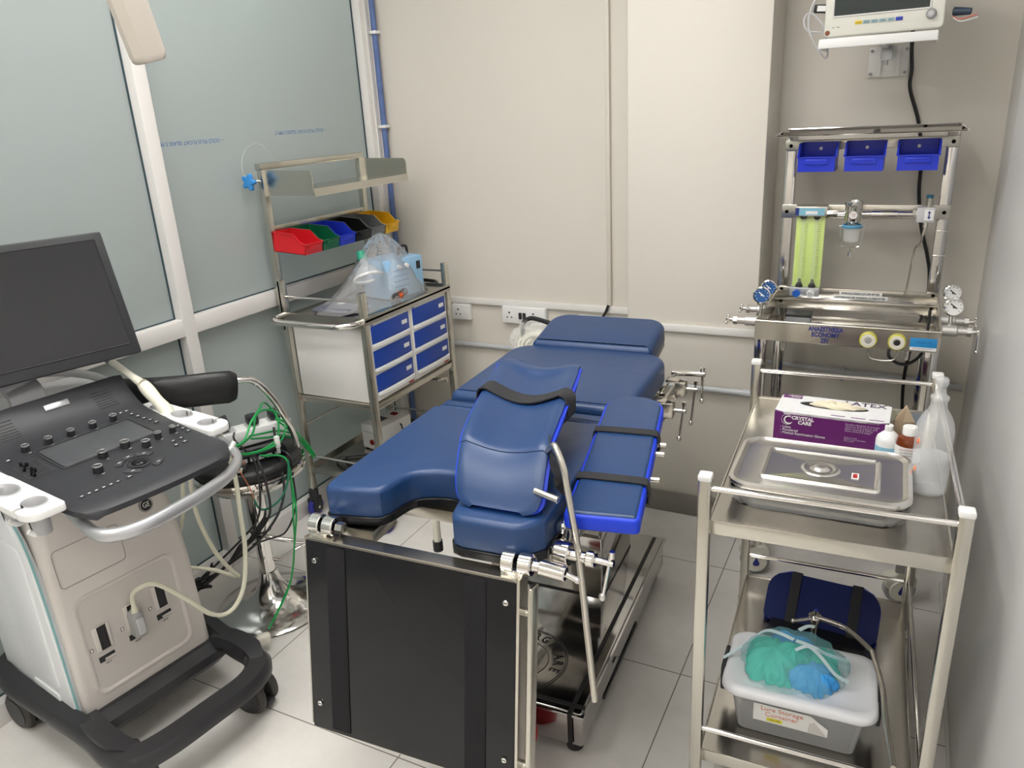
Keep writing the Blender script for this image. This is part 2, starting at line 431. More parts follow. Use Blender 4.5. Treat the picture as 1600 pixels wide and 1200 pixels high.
def socket(x0, x1, z0, z1, lab, kinds, y=YB):
    t = thing('wall_socket', lab, 'wall socket', ((x0 + x1) / 2, y, (z0 + z1) / 2), group='wall sockets along the back wall')
    w_, h_ = x1 - x0, z1 - z0
    MB().box((0, -.014, 0), (w_, .028, h_), bev=.005).build('box', WHITE, t)
    MB().box((0, -.030, 0), (w_ - .006, .006, h_ - .006), bev=.002).build('plate', WHITE, t)
    for dx, kd in kinds:
        if kd == 's':
            g = MB(); g.box((dx, -.0335, 0), (.04, .002, .052), bev=.0009); g.build('socket_module', WHITE, t)
            g = MB()
            for (ax, az, r) in ((0, .013, .0045), (-.011, -.009, .0036), (.011, -.009, .0036)): g.cyl((dx + ax, -.0338, az), (dx + ax, -.0352, az), r, n=10)
            g.build('socket_holes', INKB, t)
        elif kd == 'w':
            MB().box((dx, -.035, 0), (.016, .006, .03), bev=.002).build('switch', BLACK, t)
        elif kd == 'n':
            MB().box((dx, -.0345, 0), (.018, .005, .034), bev=.002).build('switch', WHITE, t)
socket(-1.872, -1.775, .685, .76, 'small white three-pin wall socket beside the crash cart', [(-.012, 's'), (.028, 'n')])
socket(-1.605, -1.385, .685, .765, 'long white socket strip with black switches on the back wall', [(-.07, 's'), (-.015, 'w'), (.005, 'w'), (.05, 's')])
socket(-1.235, -.99, .68, .745, 'white socket strip behind the head end of the table, by the column', [(-.05, 's'), (0, 'n'), (.05, 's')])
o = MB().tube(cr([(-1.09, YB - .03, .80), (-1.10, YB - .035, .77), (-1.115, YB - .04, .74), (-1.115, YB - .05, .70), (-1.12, YB - .03, .5)], 6), .006).build('power_cable', CABLEB)
tag(o, 'black cable dropping out of the vertical trunking by the column', 'cable')
# beige surgical lamp arm, top left
t = thing('lamp_arm', 'beige boxy arm of a ceiling lamp hanging in the top left corner', 'lamp arm', (-1.5, 1.0, ZC))
BEI = mat('beige_enamel', (0.50, 0.455, 0.40), .4)
A0, A1 = Vector((0, .266, 1.742 - ZC)), Vector((0, .085, 2.5 - ZC))
def octo(w_, h_, c): return [(-w_ + c, -h_), (w_ - c, -h_), (w_, -h_ + c), (w_, h_ - c), (w_ - c, h_), (-w_ + c, h_), (-w_, h_ - c), (-w_, -h_ + c)]
g = MB(); pts = [A0 + (A1 - A0) * k_ for k_ in (0, .006, .02, .5, 1)]
g.sweep(pts, octo(.037, .026, .016), side=(0.25, .95, 0), scale=[.82, .94, 1.0, 1.12, 1.3]); g.build('arm', BEI, t)
g = MB(); g.cyl((0, .085, 2.48 - ZC), (0, .085, 2.54 - ZC), .05); g.cyl((0, .085, 2.5 - ZC), (0, .085, -.02), .03); g.cyl((0, .085, -.03), (0, .085, 0), .11, bev=.005); g.build('ceiling_mount', BEI, t)
# ================================================================ OPERATING TABLE (local frame: y towards the head end)
TAB = thing('operating_table', 'blue padded steel operating table with a black leg plate hanging at its front', 'operating table', (-.847, 1.9, 0), math.radians(2.8))
b = MB()
b.prism(rrect(-.225, -.48, .225, .42, .008), .045, .150, bt=.004, bb=.002)
b.b2((-.232, -.487, .138), (.232, .427, .146), bev=.002)
b.build('base', POLISH, TAB)
DKTRIM = mat('black_gasket_trim', (0.01, 0.01, 0.011), .5)
b = MB()
b.b2((.188, -.475, .150), (.2, .41, .1515)); b.b2((-.2, -.475, .150), (-.188, .41, .1515)); b.b2((-.2, -.462, .1502), (.2, -.45, .1518))
b.b2((.188, -.4885, .045), (.2, -.485, .1518)); b.b2((.188, -.488, .150), (.2, -.47, .1518))
b.b2((.2, -.462, .150), (.226, -.45, .1518))
b.build('gasket_strip', DKTRIM, TAB)
for x in (-.19, .19):
    for y in (-.44, .38):
        MB().cyl((x, y, 0), (x, y, .046), .022, .018, bev=.004).build('foot', RUBBER, TAB)
b = MB(); b.b2((-.12, -.489, .075), (-.02, -.486, .12)); 
g = MB(); g.b2((.2255, -.21, .1), (.2275, -.185, .104)); g.b2((.2255, -.30, .045), (.2275, .05, .058)); g.build('side_slot', DKTRIM, TAB)
b.build('name_plate', STEELW, TAB)
b = MB()
b.prism(rrect(-.128, .01, .128, .33, .006), .150, .36, bt=.003)
b.prism(rrect(-.118, .02, .118, .32, .006), .345, .52, bt=.003)
b.prism(rrect(-.105, .03, .105, .31, .006), .50, .70, bt=.003)
b.build('column', POLISH, TAB)
g = MB()
g.b2((-.1285, .009, .150), (.1285, .331, .156)); g.build('column_seam', DKTRIM, TAB)
# etched round emblem on the base plate
EM = mat('etched_black', (0.012, 0.012, 0.012), .4)
for i, ch in enumerate('SURGICARE'):
    a = math.radians(118 - i * 15.8)
    cx, cy = .000 + .101 * math.cos(a), -.335 + .101 * math.sin(a)
    text('emblem_letter', ch, .040, EM, T(cx, cy, .1508) @ rotz(a - PI / 2), TAB, .0002, bold=.0010, sx=.78)
g = MB()
for r in (.128, .122, .074):
    g.tube([(r * math.cos(2 * PI * k_ / 48), -.335 + r * math.sin(2 * PI * k_ / 48), .1506) for k_ in range(48)], .0012, 5, closed=True)
g.build('emblem_ring', EM, TAB)
# top frame : rails and cross-members
b = MB()
for s in (-1, 1):
    b.b2((s * .225, -.66, .735), (s * .205, .30, .775), bev=.002)
    b.b2((s * .19, .30, .765), (s * .172, .47, .80), bev=.002)
for y in (-.6, -.3, 0, .27): b.b2((-.21, y - .015, .73), (.21, y + .015, .76), bev=.002)
b.b2((-.18, -.05, .69), (.18, .36, .735), bev=.004)
b.b2((.14, -.755, .735), (.235, -.66, .765), bev=.002); b.b2((-.235, -.755, .735), (-.14, -.66, .765), bev=.002)
b.build('top_frame', STEEL, TAB)
for s in (-1, 1):
    g = MB(); g.b2((s * .268, -.715, .742), (s * .276, -.29, .770), bev=.0015)
    for y in (-.56, -.35): g.cyl((s * .22, y, .756), (s * .27, y, .756), .008)
    g.build('side_rail', STEEL, TAB)
    g = MB(); g.b2((s * .268, -.19, .742), (s * .276, .31, .770), bev=.0015)
    for y in (-.12, .06, .24): g.cyl((s * .22, y, .756), (s * .27, y, .756), .008)
    g.build('side_rail', STEEL, TAB)
# seat section outline with the rounded cut-out at the front
seat = [(-.256, -.262)] + [(-.256, -.70)] + [(-.254, -.738), (-.248, -.756), (-.236, -.765), (-.135, -.745), (-.122, -.738)]
seat += [(p.x, p.y) for p in cr([(-.112, -.715), (-.100, -.66), (-.072, -.632), (-.02, -.618), (.022, -.628), (.048, -.665), (.058, -.725), (.068, -.770)], 5)]
seat += [(.078, -.786), (.098, -.793), (.205, -.790), (.226, -.782), (.256, -.745), (.256, -.262)]
MB().prism(seat, .795, .862, bt=.013, bb=.004, seg=4).build('seat_pad', VINYL, TAB)
def grow(poly, d):
    n = len(poly); out = []
    ar = sum(poly[i][0] * poly[(i + 1) % n][1] - poly[(i + 1) % n][0] * poly[i][1] for i in range(n))
    sg = 1 if ar > 0 else -1
    for i in range(n):
        a, b_, c = Vector(poly[i - 1]), Vector(poly[i]), Vector(poly[(i + 1) % n])
        e = ((b_ - a).normalized() + (c - b_).normalized()); e = e.normalized() if e.length > 1e-6 else (c - b_).normalized()
        out.append((b_.x + e.y * d * sg, b_.y - e.x * d * sg))
    return out
MB().prism(grow(seat, .004), .778, .796, bt=.003).build('seat_board', BLKGLOSS, TAB)
MB().prism(rrect(-.252, -.256, .252, -.19, .012), .795, .856, bt=.016, bb=.006, seg=5).build('bridge_pad', VINYL, TAB)
MB().prism(rrect(-.250, -.256, .250, -.19, .01), .778, .796).build('bridge_board', BLKGLOSS, TAB)
tor = rrect(-.258, -.172, .258, .322, [.02, .02, .085, .085], 8)
MB().prism(tor, .795, .868, bt=.024, bb=.006, seg=5).build('torso_pad', VINYL, TAB)
MB().prism(rrect(-.256, -.17, .256, .30, [.02, .02, .07, .07], 8), .778, .796).build('torso_board', BLKGLOSS, TAB)
hm = T(0, .315, .82) @ Matrix.Rotation(math.radians(10), 4, 'X')
MB().prism(rrect(-.202, .0, .202, .235, [.015, .015, .065, .065], 8), .0, .062, M=hm, bt=.022, bb=.006, seg=5).build('head_pad', VINYL, TAB)
MB().prism(rrect(-.20, .0, .20, .23, [.012, .012, .055, .055], 8), -.016, .001, M=hm).build('head_board', BLKGLOSS, TAB)
b = MB()
for s in (-1, 1):
    b.beam((s * .18, .30, .79), (s * .18, .53, .835), .012, .045); 
b.build('head_frame', STEEL, TAB)
# black tube bar at the head end
b = MB(); b.tube(cr([(-.19, .56, .86), (-.30, .60, .872), (-.335, .605, .870), (-.355, .60, .852), (-.358, .60, .80), (-.33, .57, .76), (-.17, .50, .765)], 6), .0085); b.build('head_bar', RUBBER, TAB)
# leg section hanging down (local frame of the plate: x across, y down the plate, z front normal)
lm = frame((-.012, -.822, .775), (1, 0, 0), (0, -.988, .157))  # z towards the camera; frame y = z x x
LEGM = lm
g = MB(); g.prism(rrect(-.243, -.448, .243, 0, .004), -.004, .012, M=LEGM @ Matrix.Diagonal((1, 1, 1, 1)), bt=.002)
g.build('leg_plate', BLKGLOSS, TAB)
VELC = mat('hook_tape_black', (0.006, 0.006, 0.008), .85, bump=.8, bscale=400)
for x0 in (-.19, .135): MB().b2((x0, -.438, .0125), (x0 + .046, -.012, .0140), M=LEGM).build('hook_tape_strip', VELC, TAB)
for x, y in ((-.222, -.05), (-.222, -.385), (.222, -.05), (.222, -.385)):
    g = MB(); g.cyl((x, y, .012), (x, y, .0155), .0058, M=LEGM, bev=.001, n=14); sw = g.build('screw', CHROME, TAB)
    g = MB(); g.box((x, y, .0156), (.0095, .0013, .0008), M=LEGM @ T(0, 0, 0)); g.build('screw_slot', INKB, sw)
g = MB()
g.b2((-.243, -.006, -.03), (.243, .0005, .012), M=LEGM); g.b2((-.2465, -.44, -.03), (-.2432, .0, .012), M=LEGM); g.b2((.2432, -.448, -.03), (.249, .0, .010), M=LEGM)
g.b2((-.243, -.45, -.03), (.243, -.4482, .01), M=LEGM)
g.b2((-.243, -.43, -.018), (.243, -.02, -.012), M=LEGM)
g.build('leg_frame', STEEL, TAB)
g = MB(); g.prism(rrect(.262, -.452, .272, -.018, .004), -.030, .002, M=LEGM, bt=.002, bb=.002)
for y in (-.075, -.405): g.cyl((.249, y, -.014), (.264, y, -.014), .009, M=LEGM)
g.build('side_rail', STEELW, TAB)
for s in (-1, 1):
    g = MB(); cx = -.012 + s * .225; 
    for dx in (-.022, .012): g.cyl((cx + dx, -.800, .792), (cx + dx + .026, -.800, .792), .0215, bev=.002, n=28)
    g.box((cx, -.806, .765), (.045, .022, .035), bev=.002); g.box((cx, -.775, .775), (.05, .05, .014), bev=.002)
    g.build('hinge', CHROME, TAB)
    if s < 0: MB().cyl((cx + .042, -.800, .792), (cx + .058, -.800, .792), .0125, n=6).build('hinge_nut', CHROME, TAB)
    g = MB(); g.box((cx - .004, -.73, .78 - .008), (.018, .06, .022), bev=.003); g.build('hinge_bracket', POLISH, TAB)
g = MB(); g.cyl((.252, -.800, .792), (.268, -.800, .792), .011); g.cyl((.266, -.800, .792), (.318, -.802, .789), .0150, bev=.002, n=28)
g.cyl((.318, -.802, .789), (.337, -.80, .780), .0055); g.sphere((.339, -.80, .779), .0065); g.build('release_lever', CHROME, TAB)
MB().cyl((.2255, -.800, .792), (.2285, -.800, .792), .0205, n=28).build('ratchet_gap', INKB, TAB)
# floor pedal tube seen through the cut-out
g = MB(); g.tube(cr([(-.10, -.10, .44), (-.22, -.10, .455), (-.33, -.10, .453), (-.372, -.10, .44), (-.385, -.10, .40), (-.386, -.10, .32)], 6), .013); g.build('pedal_tube', IVORY, TAB)
MB().cyl((-.386, -.10, .32), (-.386, -.10, .285), .016).build('pedal_grip', RUBBER, TAB)
g = MB(); g.cyl((-.25, -.10, .44), (-.12, .10, .44), .01); g.build('pedal_shaft', STEEL, TAB)

# ---- clamps on the far part of the right rail
def rail_clamp(loc, rz, label, long_):
    t = thing('rail_clamp', label, 'clamp', loc, rz, 'table rail clamps')
    g = MB(); g.box((.012, 0, .006), (.034, .036, .046), bev=.006); g.box((-.012, 0, .030), (.04, .034, .01), bev=.003); g.box((-.012, 0, -.024), (.03, .03, .008), bev=.003)
    g.build('clamp_block', STEEL, t)
    g = MB(); g.cyl((.012, 0, .0286), (.012, 0, .0300), .009, n=14); g.box((.022, 0, .0290), (.014, .004, .002)); g.build('socket_hole', INKB, t)
    g = MB(); g.cyl((.028, 0, .006), (.062, 0, .006), .0065, n=14, bev=.001); g.build('screw', CHROME, t)
    g = MB(); q = .10 if long_ else .075
    g.cyl((.056, 0, .028), (.056 - .01, -.01, -q), .0034, n=10); g.sphere((.056 - .01, -.01, -q), .0065, (1, 1, 1.3)); g.cyl((.056, 0, .022), (.056, 0, .034), .0058, n=10); g.build('handle', CHROME, t)
    return t
def tl(x, y, z):  # operating-table coordinates -> world
    a = math.radians(2.8); return Vector((-.847 + math.cos(a) * x - math.sin(a) * y, 1.9 + math.sin(a) * x + math.cos(a) * y, z))
rail_clamp(tl(.295, .255, .775), math.radians(2.8), 'steel clamp block farther back on the table side rail, with a long hanging screw handle', True)
rail_clamp(tl(.295, .085, .770), math.radians(2.8), 'steel clamp block on the table rail right behind the blue arm board', False)
t = thing('rail_socket_rod', 'thin steel bar with a hanging T handle above the rear rail clamp', 'clamp bar', tl(.29, .335, .80), math.radians(2.8))
g = MB(); g.cyl((-.03, 0, 0), (.075, 0, .004), .009, n=14, bev=.002); g.cyl((-.02, 0, -.004), (-.03, -.14, -.015), .005, n=10); g.build('bar', CHROME, t)
g = MB(); g.cyl((.066, 0, .024), (.066, 0, -.085), .0036, n=10); g.cyl((.066, 0, .012), (.066, 0, .026), .0075, n=12); g.sphere((.066, 0, -.085), .007, (1, 1, 1.4)); g.build('handle', CHROME, t)

# ---- arm board beside the table, resting on the mattress edge
AB = thing('arm_board', 'flat blue padded arm board with two black straps along the right table edge', 'arm board', tl(.3175, -.43, .872), math.radians(2.8 + 8.1))
am = Matrix.Rotation(math.radians(3.0), 4, 'X')
poly = rrect(-.071, -.285, .071, .285, [.010, .010, .066, .066], 10)
MB().prism(grow(poly, .002), -.022, .010, M=am, bt=.006, bb=.004).build('edge_band', EDGEB, AB)
MB().prism(grow(poly, -.004), .004, .0145, M=am, bt=.007, seg=4).build('cushion', VINYL, AB)
MB().prism(grow(poly, -.010), -.028, -.021, M=am).build('board', BLKGLOSS, AB)
def band(y, w_, skew):
    g = MB(); z = .0165
    pts = [(-.074, y - skew, -.026), (-.0755, y - skew, -.005), (-.073, y - skew, .012), (-.064, y - skew * .9, z), (0, y, z + .001), (.064, y + skew * .9, z), (.074, y + skew, .010), (.0775, y + skew, -.010), (.0765, y + skew, -.030)]
    g.sweep(cr(pts, 4), [(-w_ / 2, -.0014), (w_ / 2, -.0014), (w_ / 2, .0014), (-w_ / 2, .0014)], side=(0, 1, 0), M=am)
    g.box((0, y, -.03), (.15, w_, .003), M=am)
    return g.build('strap', STRAP, AB)
band(.075, .026, -.004); band(-.145, .026, -.004)
for yy in (.07, .025, -.09): MB().cyl((.07, yy, -.012), (.092, yy, -.012), .0065, n=12, M=am).build('mounting_pin', STEEL, AB)
g = MB(); g.cyl((-.03, -.12, -.028), (-.03, -.12, -.075), .012, M=am, n=14); g.box((-.03, -.12, -.04), (.05, .08, .02), M=am, bev=.003); g.build('mounting_socket', STEEL, AB)

# ---- knee crutch pad with its rod, lying on the seat
KC = thing('knee_crutch', 'curved blue leg support pad with one wide black strap on the middle of the table', 'leg support', tl(0, 0, 0), math.radians(2.8))
KC.location.z = 0
spine = [  # left x, right x, y, z edge, dip
    (.098, .214, -.752, .872, .000), (.080, .232, -.748, .878, .001), (.068, .243, -.741, .890, .002), (.060, .246, -.728, .912, .005), (.052, .243, -.702, .942, .010), (.044, .238, -.668, .970, .016), (.036, .232, -.640, .982, .022),
    (.018, .220, -.560, .995, .028), (-.003, .204, -.470, 1.002, .030), (-.022, .188, -.380, 1.006, .030), (-.040, .172, -.300, 1.008, .028), (-.052, .163, -.262, 1.010, .020), (-.050, .160, -.240, 1.007, .018), (-.036, .150, -.226, 1.002, .016), (-.016, .136, -.220, .998, .014)]
NU = 16
def krow(r, off=0.0, dz=0.0):
    x0, x1, y, z, dip = r; out = []
    for i in range(NU + 1):
        u = i / NU; x = x0 + off + (x1 - x0 - 2 * off) * u
        zz = z + dz - dip * (math.sin(PI * u) ** 1.3) + .004 * math.sin(2 * PI * u) * 0
        e = min(u, 1 - u); zz -= .007 * max(0, 1 - e / .06) ** 2
        yy = y + .010 * math.sin(PI * u) * (1 if y > -.30 else 0) * -1
        out.append(Vector((x, yy, zz)))
    return out
def dense(rows, n=3):
    cols = list(zip(*rows)); cc = [cr(c, n) for c in cols]; return [list(r) for r in zip(*cc)]
def offs(rows, d):
    out = []
    for i, r in enumerate(rows):
        rr = []
        for j, p in enumerate(r):
            a = rows[min(i + 1, len(rows) - 1)][j] - rows[max(i - 1, 0)][j]
            c = r[min(j + 1, len(r) - 1)] - r[max(j - 1, 0)]
            n_ = c.cross(a).normalized()
            if n_.z < 0 and abs(n_.z) > .2: n_ = -n_
            rr.append(p - n_ * d)
        out.append(rr)
    return out
def closed_shell(top, bot, name, m, parent):
    g = MB(); A = g.grid(top); B = g.grid(bot); n, k_ = len(A), len(A[0])
    for i in range(n - 1):
        g.bm.faces.new((A[i][0], A[i + 1][0], B[i + 1][0], B[i][0])); g.bm.faces.new((A[i][-1], A[i + 1][-1], B[i + 1][-1], B[i][-1]))
    for j in range(k_ - 1):
        g.bm.faces.new((A[0][j], A[0][j + 1], B[0][j + 1], B[0][j])); g.bm.faces.new((A[-1][j], A[-1][j + 1], B[-1][j + 1], B[-1][j]))
    return g.build(name, m, parent, smooth=50)
top = dense([krow(r) for r in spine])
closed_shell(offs(top, 0), offs(top, .014), 'cushion', VINYL, KC)
low = dense([krow(r, -.008) for r in spine])
g = MB(); cm_ = top[15]; g.tube([p + Vector((0, 0, .0006)) for p in cm_], .0011, 6); g.build('seam', mat('seam_navy', (.012, .035, .10), .5), KC)
closed_shell(offs(low, .008), offs(low, .036), 'edge_band', EDGEB, KC)
closed_shell(offs(dense([krow(r, .006) for r in spine[2:]]), .0342), offs(dense([krow(r, .006) for r in spine[2:]]), .040), 'backing_shell', BLKGLOSS, KC)
g = MB(); k_ = min(range(len(top)), key=lambda i_: abs(top[i_][8].y + .435))  # wide strap across the gutter
ra = top[k_ ]; pts = [ra[0] + Vector((-.007, .0, -.05)), ra[0] + Vector((-.008, 0, -.018))] + [ra[0] + Vector((-.003, 0, .004))] + [p + Vector((0, -.004 * 0, .0055)) for p in ra[1:-1]] + [ra[-1] + Vector((.004, -.006, .003)), ra[-1] + Vector((.010, -.012, -.012)), ra[-1] + Vector((.011, -.018, -.036)), ra[-1] + Vector((.0, -.022, -.05))]
g.sweep(cr(pts, 3), [(-.023, -.0016), (.023, -.0016), (.023, .0016), (-.023, .0016)], side=(.05, 1, .05)); g.build('strap', STRAP, KC)
g = MB(); g.tube(cr([(.222, -.640, .950), (.258, -.700, .995), (.275, -.722, 1.005), (.295, -.738, .975), (.303, -.740, .93), (.322, -.740, .79), (.335, -.740, .62), (.348, -.740, .455)], 8), .0068, 12); g.build('support_rod', STEEL, KC)
g = MB(); g.sweep(cr([(.222, -.62, .965), (.252, -.69, .962), (.282, -.728, .955), (.285, -.71, .92), (.245, -.62, .905)], 4), [(-.017, -.0015), (.017, -.0015), (.017, .0015), (-.017, .0015)], side=(.1, -.1, 1)); g.build('loose_strap', STRAP, KC)
g = MB(); g.cyl((.232, -.730, .912), (.286, -.745, .908), .007, n=14, bev=.001); g.build('stop_pin', STEEL, KC)
# rod clamp on the side rail
t = thing('rod_clamp', 'steel swivel clamp with a T handle gripping the leg support rod', 'clamp', tl(.296, -.700, .788), math.radians(2.8))
g = MB(); g.box((-.028, .03, .012), (.022, .045, .052), bev=.004); g.box((-.022, .075, -.004), (.012, .03, .05), bev=.003); g.box((-.03, -.02, -.012), (.014, .03, .045), bev=.003); g.build('clamp_block', CHROME, t)
g = MB(); g.cyl((-.022, -.03, 0), (.008, -.034, 0), .024, bev=.002, n=28); g.cyl((.006, -.034, 0), (.045, -.036, 0), .011, n=18); g.cyl((.040, -.036, .0), (.058, -.037, 0), .0165, bev=.003, n=22); g.cyl((.058, -.037, 0), (.095, -.04, 0), .0065, n=14); g.build('swivel_joint', CHROME, t)
g = MB(); g.cyl((.090, -.04, .022), (.074, -.045, -.072), .0034, n=10); g.sphere((.073, -.0455, -.074), .007, (1, 1, 1.3)); g.cyl((.0915, -.0395, .012), (.092, -.0392, .026), .0058, n=10); g.build('handle', CHROME, t)
# red thing below the front end of the base
t = thing('red_bucket', 'red plastic bucket half hidden under the front of the table base, behind the leg plate', 'bucket', tl(.055, -.600, 0), 0)
RED = mat('red_plastic', (0.42, 0.008, 0.018), .35)
g = MB(); g.lathe([(0, .004), (.060, .004), (.068, .01), (.085, .135), (.090, .14), (.090, .147), (.083, .147), (.081, .14), (.066, .012), (0, .012)], 32); g.build('bucket_body', RED, t)
# tubing bag at the head end
t = thing('tubing_bag', 'clear bag of coiled cream tubing hanging at the left of the head end', 'tubing', tl(-.33, .585, .79), 0)
g = MB()
for k_ in range(7):
    a0 = k_ * .25; R_ = .055 + .012 * math.sin(k_ * 2.1)
    g.tube([(R_ * 1.5 * math.cos(a) + .06, -.01 + .006 * k_ - .02 * math.sin(a * 2 + a0), -.008 + R_ * .62 * math.sin(a + a0 * .2)) for a in [2 * PI * i / 28 for i in range(28)]], .0062, 7, closed=True)
g.build('tubing_coil', mat('cream_tubing', (.72, .70, .58), .3), t)
g = MB(); rows = []
for i in range(13):
    v = i / 12; rr = .085 * (math.sin(PI * (.08 + .84 * v)) ** .6)
    rows.append([Vector((.035 + rr * 1.25 * math.cos(a) + .006 * math.sin(5 * a + i), -.005 + .045 * math.sin(a) * (rr / .085), -.075 + .15 * v + .006 * math.sin(3 * a + 2 * i))) for a in [2 * PI * j / 28 for j in range(28)]])
g.grid(rows, closed_u=True); g.build('clear_bag', mat('thin_film', (.95, .95, .92), .15, alpha=.28, coat=.5), t, smooth=25)
# ================================================================ BINS
def bin_parts(t, col, w_=.094, d_=.145, h_=.072, hang=True):
    """open-fronted stackable bin: back at x=0, opening towards +x, rim at z=0"""
    g = MB(); th = .0022; hb = -h_
    side = [(0, 0), (d_ * .62, 0), (d_ * .86, -h_ * .42), (d_, -h_ * .48), (d_ - .006, hb), (0.004, hb)]
    for s in (-1, 1):
        n = len(side); A = [g.bm.verts.new((x, s * w_ / 2, z)) for x, z in side]; B = [g.bm.verts.new((x, s * (w_ / 2 - th), z)) for x, z in side]
        g.bm.faces.new(A); g.bm.faces.new(B)
        for i in range(n): g.bm.faces.new((A[i], A[(i + 1) % n], B[(i + 1) % n], B[i]))
    g.b2((0, -w_ / 2, hb), (th, w_ / 2, 0)); g.b2((.004, -w_ / 2, hb), (d_ - .006, w_ / 2, hb + th))
    g.beam((d_ - .007, 0, hb), (d_ - .001, 0, -h_ * .48), w_, th, up=(1, 0, 0))
    # rims
    for s in (-1, 1):
        g.beam((0, s * (w_ / 2 + .001), -.0015), (d_ * .62, s * (w_ / 2 + .001), -.0015), .006, .003)
        g.beam((d_ * .62, s * (w_ / 2 + .001), -.0015), (d_ * .86, s * (w_ / 2 + .001), -h_ * .42), .006, .003)
        g.beam((d_ * .86, s * (w_ / 2 + .001), -h_ * .42), (d_ + .001, s * (w_ / 2 + .001), -h_ * .48), .006, .003)
    g.beam((d_ + .001, -w_ / 2, -h_ * .48), (d_ + .001, w_ / 2, -h_ * .48), .006, .003)
    g.box((0, 0, -.0015), (.005, w_ + .006, .003))
    g.box((d_ + .0012, 0, -h_ * .64), (.0035, w_ * .62, .016), bev=.001); g.box((d_ + .003, 0, -h_ * .60), (.004, w_ * .5, .003))
    g.build('bin_body', col, t)
    if hang: MB().b2((-.006, -w_ * .4, -.016), (0, w_ * .4, -.004)).build('hanging_lip', col, t)

# ================================================================ CRASH CART (left)
X0, X1, Y0, Y1 = -2.14, -1.76, 2.215, 2.805
CART = thing('crash_cart', 'tall stainless steel medical cart with six blue drawers standing against the glass partition', 'medical cart', ((X0 + X1) / 2, (Y0 + Y1) / 2, 0))
hx, hy = (X1 - X0) / 2, (Y1 - Y0) / 2
def post(x, y, z0, z1, name='post', w_=.026):
    MB().box((x, y, (z0 + z1) / 2), (w_, w_, z1 - z0), bev=.003).build(name, STEELW, CART)
post(hx, -hy, .09, 1.0); post(hx, hy, .09, 1.0)
for y in (-hy, hy): post(-hx, y, .09, 1.03); post(-hx - .012, y, .83, 1.465, 'upright')
MB().b2((-hx - .028, -hy - .016, 1.443), (-hx + .002, hy + .016, 1.467), bev=.003).build('top_bar', STEELW, CART)
g = MB(); g.b2((-hx - .006, -hy, 1.362), (.035, hy + .012, 1.366)); g.b2((.033, -hy, 1.346), (.037, hy + .012, 1.374)); g.b2((-hx - .006, -hy, 1.35), (.035, -hy + .003, 1.366)); g.build('top_shelf', STEELW, CART)
for y in (-hy, hy + .010):
    g = MB(); g.prism([(-hx - .006, 1.362), (.035, 1.362), (.035, 1.42), (.031, 1.432), (.022, 1.438), (-hx - .006, 1.443)], y - .0015, y + .0015, M=Matrix(((1, 0, 0, 0), (0, 0, 1, 0), (0, 1, 0, 0), (0, 0, 0, 1)))); g.build('shelf_side', STEELW, CART)
MB().b2((-hx - .02, -hy, 1.205), (-hx - .012, hy, 1.235)).build('bin_rail', STEELW, CART)
# worktop
g = MB(); g.b2((-hx + .01, -hy - .01, .888), (hx + .014, hy + .01, .896)); g.b2((hx + .008, -hy - .01, .876), (hx + .014, hy + .01, .905)); g.b2((-hx, -hy - .014, .866), (hx, -hy - .008, .905)); g.b2((-hx, hy + .008, .87), (hx, hy + .014, .905)); g.build('worktop', SHELF, CART)
for y in (-hy, hy):
    g = MB(); g.cyl((-hx, y, .965), (hx, y, .965), .0045); g.build('guard_rail', CHROME, CART)
g = MB(); g.tube(cr([(-hx + .0, -hy, .895), (-hx + .0, -hy - .055, .893), (-hx + .02, -hy - .088, .893), (-hx + .07, -hy - .105, .893), (hx - .09, -hy - .105, .893), (hx - .03, -hy - .088, .893), (hx, -hy - .05, .893), (hx, -hy, .893)], 6), .0125, 14); g.build('push_handle', CHROME, CART)
g = MB(); g.tube(cr([(-hx + .08, hy + .02, .90), (-hx + .12, hy + .06, .90), (.02, hy + .075, .90), (.10, hy + .06, .90), (.13, hy + .02, .90)], 6), .008); g.build('rear_ring', BLKGLOSS, CART)
# drawer block
MB().b2((-hx + .015, -hy + .012, .556), (hx - .006, hy - .012, .876), bev=.003).build('drawer_cabinet', WHITEM, CART)
DB = mat('drawer_blue', (0.004, 0.050, 0.36), .42)
for ci in range(2):
    y0 = -hy + .016 + ci * (hy - .014); y1 = y0 + hy - .022
    MB().b2((hx - .007, y0, .562), (hx + .004, y1, .880), bev=.002).build('drawer_face', WHITEM, CART)
    for r in range(3):
        zt = .862 - r * .097; zb = zt - .082
        d = MB().b2((hx + .003, y0 + .011, zb + .012), (hx + .0065, y1 - .011, zt), bev=.001).build('drawer', DB, CART)
        g = MB(); ym = (y0 + y1) / 2; hwid = (y1 - y0) / 2 - .010
        pts = [(hx + .006 + .012 * (1 - ((k_ - 6) / 6.0) ** 2) ** .5 if abs(k_ - 6) < 6 else hx + .006, ym + hwid * (k_ - 6) / 6.0, zb + .007) for k_ in range(13)]
        g.sweep(pts, [(-.004, -.006), (.004, -.006), (.004, .006), (-.004, .006)], side=(1, 0, 0)); g.build('handle', WHITE, d)
        MB().b2((hx + .0064, y1 - .062, zb + .040), (hx + .0078, y1 - .026, zb + .056)).build('label_holder', PAPER, d)
    MB().cyl((hx + .004, y1 - .012, .871), (hx + .007, y1 - .012, .871), .0045, n=12).build('lock', CHROME, CART)
    g = MB(); g.b2((hx + .004, y0 + .012, .864), (hx + .0046, y0 + .04, .873)); st = g.build('maker_sticker', PAPER, CART)
    MB().b2((hx + .0046, y0 + .012, .8645), (hx + .005, y0 + .028, .8685)).build('sticker_print', NAVY, st)
    MB().b2((hx + .004, y1 - .05, .565), (hx + .0048, y1 - .014, .573)).build('red_sticker', mat('red_ink', (.4, .03, .03), .5), CART)
PRINT_T = mat('dark_purple_edge', (0.07, 0.06, 0.14), .3, .6)
